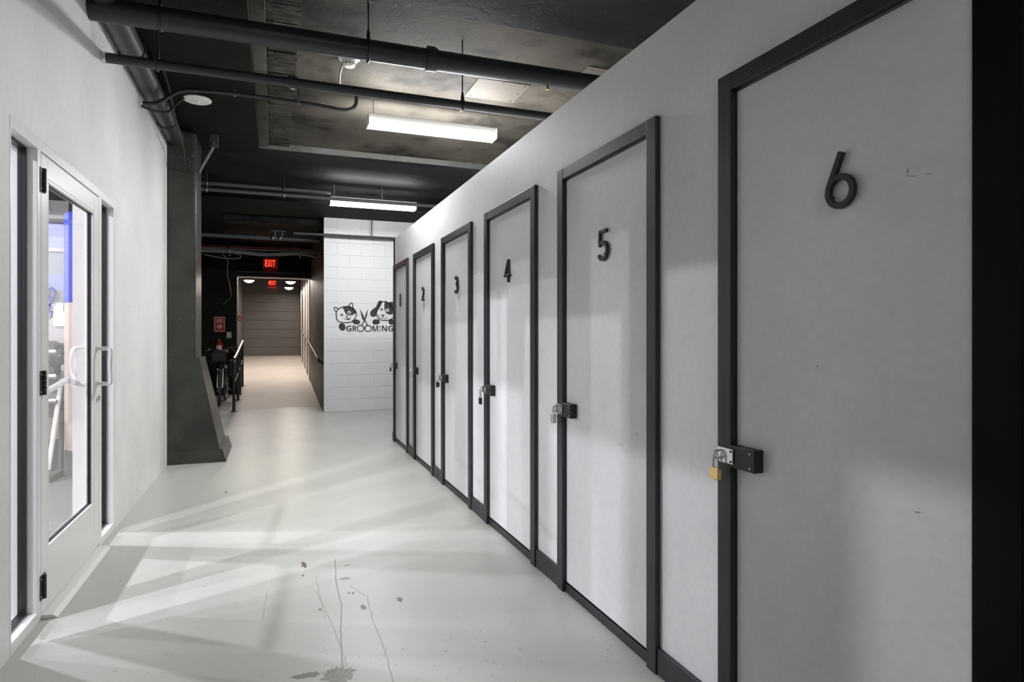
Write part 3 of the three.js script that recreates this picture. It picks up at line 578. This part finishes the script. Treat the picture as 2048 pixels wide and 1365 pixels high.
{
  const t = thing('smoke_detector', 'white smoke detector on the bare concrete slab', 'smoke detector');
  lathe('base', t, M.plastic, [[0, 0.0], [0.082, 0.0], [0.082, -0.014], [0.07, -0.022], [0, -0.022]], V(0.552, 3.45, -5.06), 36);
  lathe('sensor_cap', t, M.plastic, [[0.06, 0], [0.055, -0.03], [0.04, -0.052], [0.03, -0.056], [0, -0.056]], V(0.552, 3.43, -5.06), 36);
  for (let k = 0; k < 12; k++) { const a = k / 12 * 6.283; mesh('vent_slot', boxG(-0.006, 0.006, -0.004, 0.004, -0.002, 0.002).rotateY(-a + Math.PI / 2).translate(0.552 + 0.052 * Math.cos(a), 3.392, -5.06 + 0.052 * Math.sin(a)), M.gymGrey, t); }
  const w = thing('electric_cable', 'grey flexible cable curling down from the smoke detector', 'cable');
  tube('lead', w, M.cable, [V(0.52, 3.44, -5.14), V(0.505, 3.41, -5.22), V(0.52, 3.39, -5.45), V(0.56, 3.4, -5.62), V(0.6, 3.44, -5.7)], 0.009, 40, 8);
}
// pair of pipes by the second strip light
for (const [y, lbl] of [[3.234, 'upper grey pipe of the pair leading to the farther strip light'], [3.137, 'lower grey pipe of the pair with clamps near the farther strip light']]) {
  const p = thing('conduit', lbl, 'pipe');
  const e = y > 3.2 ? 0.74 : 3.3, z = y > 3.2 ? -9.0 : -8.92;
  rod('pipe', p, M.pipeGrey, V(-1.6, y, z), V(e, y, z), 0.024, 16);
  for (const x of [-0.8, 0.13]) { clampRing(p, x, y, z, 0.024, M.steel); rod('hanger_rod', p, M.black, V(x, y + 0.03, z), V(x, 3.4, z), 0.005, 8); }
}
{
  const p = thing('sprinkler_branch', 'dark sprinkler pipe with valve cluster above the far doorway', 'pipe');
  rod('pipe', p, M.pipeGrey, V(-2.2, 2.98, -11.9), V(0.78, 2.98, -11.9), 0.035, 16);
  for (const x of [0.02, 0.14]) { rod('valve_body', p, M.pipeGrey, V(x, 2.98, -11.88), V(x, 3.12, -11.86), 0.03, 12); mesh('valve_cap', new THREE.SphereGeometry(0.035, 12, 10).translate(x - 0.03, 2.98, -11.85), M.steel, p); rod('valve_arm', p, M.pipeGrey, V(x - 0.05, 3.1, -11.86), V(x + 0.06, 3.12, -11.86), 0.022, 10); }
  const q = thing('block_wall_pipe', 'black pipe crossing the top of the white block wall', 'pipe');
  rod('pipe', q, M.pipe, V(0.3, 2.905, -10.68), V(3.3, 2.9, -10.68), 0.022, 16); rod('hanger_rod', q, M.pipe, V(1.534, 2.9, -10.68), V(1.534, 3.215, -10.68), 0.009, 8);
}
{
  const b = thing('angle_bracket', 'grey steel brace between the column and the ceiling band', 'bracket');
  rod('brace', b, M.pipeGrey, V(-0.7, 2.9, -7.0), V(-0.56, 3.2, -7.02), 0.018, 6); mesh('brace_clip', boxG(-0.6, -0.52, 3.17, 3.3, -7.04, -6.99, 0.006), M.pipe, b); rod('pivot', b, M.steel, V(-0.56, 3.2, -7.03), V(-0.56, 3.2, -6.97), 0.012, 10);
}
// cable bundle above the doorway
{
  const H = [[-0.77, 2.87], [0.49, 2.885]];
  const lab = ['uppermost red cable of the bundle over the doorway', 'second red cable of the bundle over the doorway', 'dark upper cable of the bundle over the doorway', 'thin grey cable in the middle of the bundle', 'grey cable low in the bundle over the doorway', 'thick pale cable at the bottom of the bundle'];
  lab.forEach((l, i) => {
    const t = thing('electric_cable', l, 'cable', 'cables over the doorway'); const o = 0.13 - i * 0.025, sag = [0.0, 0.008, 0.012, 0.035, 0.02, 0.03][i], z = -13 + (i % 3) * 0.02;
    tube('lead', t, i < 2 ? M.cableRed : M.cable, [V(-1.9, 2.81 + o, z), V(-0.77, 2.82 + o, z), V(-0.14, 2.82 + o - sag, z), V(0.49, 2.835 + o, z), V(0.775, 2.83 + o - 0.03, z)], [0.011, 0.01, 0.011, 0.009, 0.013, 0.018][i], 80, 8);
  });
  for (const [i, [x, y]] of H.entries()) {
    const t = thing('cable_hanger', i ? 'hook holding the cable bundle by the passage side wall' : 'hook holding the cable bundle by the black alcove wall', 'hook', 'hooks holding the cable bundle');
    rod('hanger_rod', t, M.black, V(x, y + 0.06, -12.98), V(x, 3.215, -12.98), 0.006, 8);
    mesh('hook', new THREE.TorusGeometry(0.09, 0.008, 8, 24).rotateY(Math.PI / 2).translate(x, y - 0.02, -12.98), M.steel, t);
    mesh('hook_nut', new THREE.SphereGeometry(0.016, 10, 8).translate(x, y - 0.1, -12.98), M.steel, t);
  }
  const c = thing('electric_cable', 'loose black cable dangling down the black alcove wall', 'cable');
  tube('lead', c, M.cable, [V(-0.9, 2.8, -13.0), V(-0.82, 2.7, -13.1), V(-0.85, 2.5, -13.5), V(-0.83, 2.2, -14.2), V(-0.86, 2.05, -14.55), V(-1.0, 1.92, -14.66)], 0.01, 60, 8);
  const c2 = thing('electric_cable', 'pale cable loop hanging below the bundle over the doorway', 'cable');
  tube('lead', c2, M.cable, [V(-1.2, 2.76, -12.94), V(-0.9, 2.715, -12.94), V(-0.65, 2.71, -12.94), V(-0.58, 2.74, -12.94), V(-0.6, 2.79, -12.95), V(-0.7, 2.81, -12.96)], 0.01, 60, 8);
}

// ================================================================ SIGNS
const bold = await new FontLoader().loadAsync('fonts/droid/droid_sans_bold.typeface.json');
function exitSign(x, y, z, w, h, label, arrow) {
  const t = thing('exit_sign', label, 'exit sign');
  box('sign_body', t, M.black, x - w / 2, x + w / 2, y - h / 2, y + h / 2, z - 0.04, z, 0.006);
  box('sign_face', t, M.exitFace, x - w / 2 + 0.012, x + w / 2 - 0.012, y - h / 2 + 0.014, y + h / 2 - 0.012, z - 0.002, z + 0.002);
  let cx = x - w * 0.33; const lh = h * 0.6, lw = w * 0.165;
  for (const ch of 'EXIT') {
    const g = new TextGeometry(ch, { font: bold, size: 1, depth: 0.003, curveSegments: 4 }); g.computeBoundingBox(); const b = g.boundingBox;
    const ww = ch === 'I' ? lw * 0.38 : lw; g.translate(-b.min.x, -b.min.y, 0); g.scale(ww / (b.max.x - b.min.x), lh / (b.max.y - b.min.y), 1); g.translate(cx, y - lh / 2 + 0.004, z + 0.002);
    mesh('letter', g, M.exitGlow, t).userData.label = 'glowing letter ' + ch; cx += ww + w * 0.03;
  }
  if (arrow) { const s = new THREE.Shape(); s.moveTo(0, 0); s.lineTo(0.03, 0.035); s.lineTo(0.03, -0.035); mesh('arrow', new THREE.ExtrudeGeometry(s, { depth: 0.003, bevelEnabled: false }).translate(x - w * 0.45, y, z + 0.002), M.exitGlow, t); }
  for (const sx of [-1, 1]) mesh('indicator', new THREE.SphereGeometry(0.008, 8, 6).translate(x + sx * w * 0.46, y - h * 0.42, z + 0.004), M.plastic, t);
  area(t, w * 0.8, 0.02, V(x, y - h / 2 - 0.004, z - 0.02), V(0, -1, 0), 12, 0xff2a10).name = 'sign_light';
}
exitSign(-0.066, 2.82, -14.65, 0.315, 0.235, 'red glowing EXIT sign above the dark doorway', false);
exitSign(-0.03, 2.885, -21.05, 0.3, 0.21, 'farther red glowing EXIT sign inside the lit passage', true);
{
  const c = document.createElement('canvas'); c.width = 256; c.height = 384; const g = c.getContext('2d');
  g.fillStyle = '#f2efe8'; g.fillRect(0, 0, 256, 384); g.save(); g.beginPath(); g.rect(0, 0, 256, 384); g.clip(); g.strokeStyle = '#b3161c'; g.lineWidth = 20;
  for (let k = -20; k < 40; k++) { g.beginPath(); g.moveTo(k * 42, 0); g.lineTo(k * 42 - 384, 384); g.stroke(); } g.restore();
  g.fillStyle = '#a8141a'; g.fillRect(30, 32, 196, 320); g.fillStyle = '#f4f1ea'; g.textAlign = 'center'; g.font = 'bold 66px sans-serif'; g.fillText('FIRE', 128, 110); g.font = 'bold 25px sans-serif'; g.fillText('EXTINGUISHER', 128, 148);
  g.beginPath(); g.arc(128, 250, 52, 0, 7); g.fill(); g.fillStyle = '#a8141a'; g.beginPath(); g.moveTo(128, 290); g.lineTo(92, 250); g.lineTo(114, 250); g.lineTo(114, 212); g.lineTo(142, 212); g.lineTo(142, 250); g.lineTo(164, 250); g.fill();
  const tx = new THREE.CanvasTexture(c); tx.colorSpace = THREE.SRGBColorSpace;
  const t = thing('fire_sign', 'red FIRE EXTINGUISHER sign with down arrow on the black wall', 'sign');
  box('sign_board', t, M.plastic, -1.176, -0.964, 1.337, 1.654, -14.699, -14.692);
  mesh('sign_print', new THREE.PlaneGeometry(0.212, 0.317).translate(-1.07, 1.4955, -14.6905), std({ map: tx, roughness: 0.4 }), t);
}
{
  const t = thing('light_switch', 'pale green light switch plate beside the fire sign', 'switch');
  const mg = std({ color: L(0.5, 0.58, 0.5), roughness: 0.4 });
  box('plate', t, mg, -0.935, -0.838, 1.205, 1.335, -14.7, -14.692, 0.003); box('toggle', t, M.plastic, -0.895, -0.878, 1.245, 1.295, -14.693, -14.68, 0.003);
}
{
  const t = thing('fire_alarm', 'small red fire alarm box on the doorway edge', 'alarm');
  box('alarm_body', t, M.orange, -0.735, -0.65, 1.57, 1.7, -15.04, -14.97, 0.01); box('strobe', t, M.plastic, -0.71, -0.675, 1.6, 1.64, -14.972, -14.962, 0.005);
}
{
  const t = thing('fire_extinguisher', 'red fire extinguisher with white label under the fire sign', 'fire extinguisher'); const x = -1.07, z = -14.6;
  lathe('cylinder', t, M.red, [[0, 0.72], [0.06, 0.725], [0.072, 0.74], [0.072, 1.06], [0.06, 1.1], [0.025, 1.13], [0.022, 1.15], [0, 1.15]], V(x, 0, z), 28);
  const cg = new THREE.CylinderGeometry(0.0735, 0.0735, 0.15, 20, 1, true, -0.8, 1.6); cg.translate(x, 0.97, z); mesh('label', cg, M.plastic, t);
  rod('valve', t, M.black, V(x, 1.14, z), V(x, 1.18, z), 0.02, 12); mesh('handle', boxG(x - 0.012, x + 0.012, 1.18, 1.2, z - 0.02, z + 0.1, 0.004), M.black, t); mesh('lever', boxG(x - 0.012, x + 0.012, 1.21, 1.222, z - 0.02, z + 0.09, 0.004).rotateX(0), M.black, t);
  tube('hose', t, M.rubber, [V(x - 0.01, 1.16, z), V(x - 0.08, 1.18, z + 0.02), V(x - 0.12, 1.08, z + 0.03), V(x - 0.1, 0.9, z + 0.04), V(x - 0.08, 0.8, z + 0.05)], 0.011, 40, 8);
  box('wall_bracket', t, M.black, x - 0.05, x + 0.05, 0.9, 1.0, -14.7, -14.66, 0.003); mesh('gauge', new THREE.CylinderGeometry(0.018, 0.018, 0.01, 14).rotateX(Math.PI / 2).translate(x, 1.16, z + 0.025), M.brass, t);
}

// ================================================================ GROOMING WALL SIGN
{
  const t = thing('wall_sign', 'black vinyl GROOMING sign with cat, dog and scissors on the block wall', 'wall sign');
  const zz = -10.7995, X = (p) => 0.928 + (p - 307) * 0.0007165, Y = (p) => 1.334 + (1058 - p) * 0.000736;
  const flat = (name, shapes, m = M.vinyl, d = 0.0012, dz = 0) => { const g = mergeGeometries([].concat(shapes).map((s) => new THREE.ExtrudeGeometry(s, { depth: d, bevelEnabled: false, curveSegments: 16 }))); g.translate(0, 0, zz + dz); return mesh(name, g, m, t); };
  const P = (pts) => pts.map(([a, b]) => [X(a), Y(b)]);
  const poly = (pts) => { const c = new THREE.CatmullRomCurve3(P(pts).map(([a, b]) => V(a, b, 0)), true, 'centripetal').getPoints(pts.length * 6); const s = new THREE.Shape(); c.slice(0, -1).forEach((p, i) => i ? s.lineTo(p.x, p.y) : s.moveTo(p.x, p.y)); return s; };
  const sharp = (pts) => { const s = new THREE.Shape(); P(pts).forEach(([a, b], i) => i ? s.lineTo(a, b) : s.moveTo(a, b)); return s; };
  const el = (cx, cy, rx, ry, rot = 0, hole = 0) => { const s = new THREE.Shape(); s.absellipse(X(cx), Y(cy), rx * 0.0007165, ry * 0.000736, 0, Math.PI * 2, false, rot); if (hole) { const h = new THREE.Path(); h.absellipse(X(cx), Y(cy), rx * 0.0007165 * hole, ry * 0.000736 * hole, 0, Math.PI * 2, true, rot); s.holes.push(h); } return s; };
  const smooth = (pts, n = 8) => new THREE.CatmullRomCurve3(P(pts).map(([a, b]) => V(a, b, 0)), false, 'centripetal').getPoints(pts.length * n).map((p) => [p.x, p.y]);
  const stroke = (pts, w = 0.016) => ribbon(smooth(pts), w, false);
  const loop = (pts, w = 0.017) => ribbon(new THREE.CatmullRomCurve3(P(pts).map(([a, b]) => V(a, b, 0)), true, 'centripetal').getPoints(pts.length * 8).slice(0, -1).map((p) => [p.x, p.y]), w, true);
  const WH = M.block;
  // cat
  const cat = flat('cat_outline', [loop([[370, 700], [372, 620], [420, 560], [500, 515], [600, 495], [700, 510], [775, 560], [820, 630], [822, 690], [790, 770], [720, 840], [620, 862], [500, 860], [420, 835], [380, 780]]),
    stroke([[375, 640], [340, 590], [318, 540], [330, 520], [370, 530], [432, 560]]), stroke([[640, 495], [680, 440], [708, 412], [730, 425], [742, 480], [755, 540]])]);
  flat('cat_patch', poly([[520, 520], [600, 500], [700, 510], [780, 565], [815, 640], [770, 670], [700, 692], [620, 690], [570, 640], [540, 580]]));
  flat('cat_eye', el(660, 632, 40, 36), WH, 0.0012, 0.0012); for (const e of [el(660, 632, 22, 20), el(500, 688, 27, 27)]) flat('cat_pupil', e, M.vinyl, 0.0012, 0.0024);
  for (const e of [el(652, 622, 7, 7), el(512, 680, 9, 9)]) flat('cat_glint', e, WH, 0.0012, 0.0036);
  flat('cat_mouth', [poly([[580, 722], [610, 716], [636, 722], [618, 746], [604, 746]]), stroke([[612, 740], [614, 760], [600, 780], [575, 785], [545, 775]], 0.009), stroke([[614, 760], [640, 780], [680, 765], [698, 728]], 0.009), poly([[600, 776], [640, 780], [684, 766], [670, 796], [630, 806]])]);
  flat('cat_paw', el(502, 960, 74, 88, 0.35)); flat('cat_paw', el(822, 846, 90, 58, -0.15));
  // scissors and the two round letters they form
  flat('scissors', [sharp([[908, 556], [922, 572], [985, 690], [1035, 820], [1005, 832], [970, 800], [935, 690]]), sharp([[1082, 556], [1086, 600], [1068, 700], [1035, 800], [1012, 760], [1045, 650]]),
    stroke([[1010, 830], [975, 870], [955, 930]], 0.017), stroke([[1015, 815], [1055, 870], [1075, 930]], 0.017), loop([[845, 993], [870, 940], [922, 922], [972, 940], [996, 993], [972, 1046], [922, 1064], [870, 1046]], 0.017), loop([[1018, 993], [1042, 940], [1092, 922], [1144, 940], [1168, 993], [1144, 1046], [1092, 1064], [1042, 1046]], 0.017)]);
  // dog
  for (const e of [poly([[1420, 365], [1350, 352], [1310, 420], [1270, 500], [1190, 560], [1145, 620], [1150, 690], [1200, 728], [1260, 715], [1290, 650], [1310, 570], [1370, 470]]), poly([[1590, 390], [1660, 372], [1710, 430], [1750, 510], [1815, 570], [1845, 640], [1830, 700], [1780, 725], [1730, 690], [1690, 590]])]) flat('dog_ear', e);
  flat('dog_outline', [loop([[1285, 640], [1310, 570], [1370, 480], [1410, 390], [1480, 368], [1560, 390], [1600, 420], [1650, 500], [1690, 580], [1715, 650], [1680, 740], [1600, 790], [1480, 808], [1370, 785], [1310, 730]])]);
  flat('dog_patch', poly([[1490, 372], [1560, 392], [1610, 430], [1660, 520], [1690, 610], [1660, 660], [1580, 665], [1510, 630], [1478, 560], [1472, 450]]));
  flat('dog_eye', el(1540, 570, 44, 38), WH, 0.0012, 0.0012); for (const e of [el(1536, 570, 20, 19), el(1410, 552, 30, 30, 0, 0.6), el(1404, 548, 10, 10)]) flat('dog_pupil', e, M.vinyl, 0.0012, 0.0024);
  flat('dog_mouth', [poly([[1395, 678], [1440, 672], [1482, 684], [1450, 712], [1436, 714]]), stroke([[1440, 705], [1436, 735], [1400, 757], [1360, 745], [1345, 700], [1322, 664]], 0.009), stroke([[1438, 735], [1470, 770], [1520, 755], [1552, 728]], 0.009)]);
  flat('dog_paw', el(1280, 842, 90, 64, 0.1)); flat('dog_paw', el(1640, 842, 70, 64, -0.1));
  const letter = (ch, x0, x1) => {
    const g = new TextGeometry(ch, { font: bold, size: 1, depth: 0.0012, curveSegments: 8 }); g.computeBoundingBox(); const b = g.boundingBox;
    g.translate(-b.min.x, -b.min.y, 0); g.scale((X(x1) - X(x0)) / (b.max.x - b.min.x), 0.098 / (b.max.y - b.min.y), 1); g.translate(X(x0), Y(1062), zz); mesh('letter', g, M.vinyl, t).userData.label = 'black letter ' + ch;
  };
  letter('G', 592, 715); letter('R', 737, 832); letter('M', 1192, 1330); letter('I', 1362, 1386); letter('N', 1416, 1536); letter('G', 1562, 1686);
}

// ================================================================ HANDRAILS
{
  const t = thing('handrail', 'black steel guard rail with posts on the open side of the ramp', 'handrail');
  const top = (z) => 0.86 + (-11.4 - z) * 0.087, base = (z) => Math.max(0, (-11.75 - z) * 0.0652);
  tube('rail', t, M.steel, [V(-0.615, 0.82, -11.4), V(-0.615, 0.86, -11.42), V(-0.615, top(-12), -12), V(-0.615, top(-13.4), -13.4), V(-0.615, top(-14.6), -14.6)], 0.024, 60, 12);
  for (const z of [-11.41, -12.7, -13.4, -14.5]) { rod('post', t, M.black, V(-0.615, base(z), z), V(-0.615, top(z) - 0.01, z), 0.024, 14); lathe('post_flange', t, M.black, [[0.05, 0], [0.05, 0.01], [0.026, 0.014]], V(-0.615, base(z), z), 18); }
  rod('lower_rail', t, M.black, V(-0.615, 0.45, -11.41), V(-0.615, 0.74, -14.6), 0.016, 12);
  const w = thing('handrail', 'wall-mounted handrail along the passage side wall', 'handrail');
  tube('rail', w, M.bronze, [V(0.775, 0.8, -10.96), V(0.72, 0.83, -10.98), V(0.7, 0.87, -11.1), V(0.7, 0.99, -12.5), V(0.7, 1.25, -16), V(0.695, 1.42, -18.3)], 0.021, 80, 12);
  for (const z of [-11.2, -12.6, -14.2]) { const y = 0.87 + (-11.1 - z) * 0.078; tube('bracket', w, M.black, [V(0.7, y - 0.01, z), V(0.71, y - 0.06, z), V(0.78, y - 0.07, z)], 0.008, 16, 8); }
}

// ================================================================ BICYCLE
{
  const t = thing('bicycle', 'black bicycle with front bag parked in the dark alcove', 'bicycle');
  // local: x forward, y up, z side
  const fw = V(0.52, 0.33, 0), rw = V(-0.52, 0.33, 0);
  const wheel = (c, steer) => {
    const g = new THREE.TorusGeometry(0.305, 0.024, 12, 48), w = mesh('wheel', g, M.tyre, t); w.position.copy(c); w.rotation.y = steer;
    mesh('rim', new THREE.TorusGeometry(0.279, 0.01, 8, 48), M.steel, w); mesh('hub', new THREE.CylinderGeometry(0.02, 0.02, 0.09, 12).rotateX(Math.PI / 2), M.steel, w);
    const sp = []; for (let k = 0; k < 24; k++) { const a = k / 24 * 6.283; sp.push(rodG(V(0.018 * Math.cos(a + 0.8), 0.018 * Math.sin(a + 0.8), k % 2 ? 0.03 : -0.03), V(0.274 * Math.cos(a), 0.274 * Math.sin(a), 0), 0.0014, 4)); }
    const s = mesh('spokes', mergeGeometries(sp), M.steel, w); s.userData.kind = 'stuff';
  };
  wheel(fw, 0.12); wheel(rw, 0);
  const T = (n, a, b, r, m = M.black) => rod(n, t, m, a, b, r, 12);
  const bb = V(-0.08, 0.3, 0), seat = V(-0.24, 0.82, 0), head = V(0.36, 0.86, 0), crown = V(0.4, 0.68, 0);
  T('top_tube', seat, head, 0.018); T('down_tube', bb, crown, 0.021); T('seat_tube', bb, V(-0.27, 0.92, 0), 0.017); T('head_tube', head, crown, 0.02);
  for (const s of [-1, 1]) { T('fork_blade', V(0.4, 0.66, 0.045 * s), V(0.52, 0.33, 0.045 * s), 0.013, M.steel); T('chain_stay', V(-0.08, 0.3, 0.03 * s), V(-0.52, 0.33, 0.05 * s), 0.01); T('seat_stay', V(-0.23, 0.78, 0.03 * s), V(-0.52, 0.33, 0.05 * s), 0.009); }
  T('stem', head, V(0.36, 0.99, 0), 0.016);
  const hb = tube('handlebar', t, M.black, [V(0.26, 1.04, -0.25), V(0.32, 1.03, -0.14), V(0.37, 0.99, 0), V(0.32, 1.03, 0.14), V(0.26, 1.04, 0.25)], 0.013, 40, 10);
  for (const s of [-1, 1]) { rod('grip', hb, M.rubber, V(0.3, 1.035, 0.16 * s), V(0.25, 1.045, 0.26 * s), 0.018, 10); tube('brake_lever', hb, M.steel, [V(0.33, 1.02, 0.17 * s), V(0.35, 0.99, 0.22 * s), V(0.33, 0.97, 0.25 * s)], 0.006, 16, 6); }
  const sg = new THREE.SphereGeometry(0.1, 20, 12); sg.scale(1.4, 0.35, 0.75); sg.translate(-0.28, 0.95, 0); mesh('saddle', sg, M.rubber, t);
  mesh('chainring', new THREE.CylinderGeometry(0.09, 0.09, 0.006, 28).rotateX(Math.PI / 2).translate(-0.08, 0.3, 0.06), M.steel, t);
  for (const s of [-1, 1]) { T('crank', V(-0.08, 0.3, 0.075 * s), V(-0.08 + 0.15 * s, 0.22, 0.09 * s), 0.01, M.steel); mesh('pedal', boxG(-0.13 + 0.15 * s, -0.03 + 0.15 * s, 0.205, 0.23, 0.09 * s, 0.17 * s, 0.005), M.rubber, t); }
  tube('fender', t, M.black, Array.from({ length: 9 }, (_, k) => { const a = (30 + k * 16) * Math.PI / 180; return V(-0.52 + 0.345 * Math.cos(a), 0.33 + 0.345 * Math.sin(a), 0); }), 0.02, 30, 8);
  const bag = mesh('front_bag', new RoundedBoxGeometry(0.18, 0.2, 0.25, 3, 0.05).translate(0.5, 0.88, -0.01).rotateX(0.04), M.rubber, t);
  mesh('bag_flap', new RoundedBoxGeometry(0.19, 0.05, 0.26, 2, 0.022).translate(0.5, 0.965, -0.01), M.black, bag);
  mesh('headlight', new THREE.CylinderGeometry(0.03, 0.025, 0.05, 16).rotateZ(Math.PI / 2).translate(0.64, 0.7, -0.1), M.chrome, t);
  mesh('pannier', new RoundedBoxGeometry(0.3, 0.32, 0.14, 3, 0.04).translate(-0.5, 0.62, -0.12), M.rubber, t);
  t.position.set(-0.89, 0.001, -12.97); t.rotation.y = -Math.PI / 2 - 0.03;   // front wheel towards the corridor
}

// ================================================================ GYM CONTENTS
{
  const t = thing('dumbbell_rack', 'grey three-tier dumbbell rack seen through the glass door', 'rack');
  const x0 = -2.55, x1 = -1.83, zb = -7.02;
  for (const x of [x0, x1]) { rod('upright', t, M.gymGrey, V(x, 0, -6.9), V(x, 1.2, -7.0), 0.025, 10); box('foot', t, M.gymGrey, x - 0.03, x + 0.03, 0, 0.05, -7.03, -6.5, 0.008); rod('brace', t, M.white, V(x, 0.1, -6.55), V(x, 1.0, -6.98), 0.02, 8); }
  for (const y of [1.1, 0.88, 0.66]) { box('tray', t, M.sage, x0, x1, y, y + 0.03, -7.03, -6.76, 0.006); box('tray_lip', t, M.white, x0, x1, y + 0.02, y + 0.045, -6.77, -6.75, 0.004); }
  const dz = (name, label, x, y, z, s) => {
    const d = thing('dumbbell', label, 'dumbbell', 'dumbbells on the rack');
    for (const k of [-1, 1]) mesh('weight', new THREE.CylinderGeometry(0.05 * s, 0.05 * s, 0.07, 6).rotateX(Math.PI / 2).translate(x, y, z + 0.065 * k), M.gymGrey, d);
    mesh('grip', new THREE.CylinderGeometry(0.014, 0.014, 0.08, 10).rotateX(Math.PI / 2).translate(x, y, z), M.steel, d);
  };
  const ord = ['first', 'second', 'third', 'fourth', 'fifth'];
  [1.1, 0.88].forEach((y, r) => { for (let k = 0; k < 5; k++) dz('dumbbell', `dark hex dumbbell, ${ord[k]} from the blue pillar on the ${r ? 'middle' : 'top'} rack tier`, -1.9 - k * 0.135, y + 0.03 + 0.044, -6.9, 1); });
  const n = thing('notice', 'white paper notice pinned above the dumbbell rack', 'notice');
  box('sheet', n, M.plastic, -1.93, -1.84, 1.36, 1.5, -7.047, -7.044); box('sheet', n, M.plastic, -1.96, -1.85, 1.5, 1.58, -7.047, -7.043);
  const h = thing('resistance_band', 'dark blue looped exercise band hanging by the notice', 'exercise band');
  tube('loop', h, M.blue, [V(-1.975, 1.5, -7.03), V(-1.95, 1.58, -7.03), V(-1.92, 1.68, -7.03), V(-1.945, 1.72, -7.03), V(-1.975, 1.68, -7.03), V(-1.955, 1.6, -7.03), V(-1.96, 1.5, -7.03)], 0.01, 60, 8);
}
scene.traverse((o) => { if (o.isMesh) { o.castShadow = true; o.receiveShadow = true; } });
renderer.render(scene, camera);
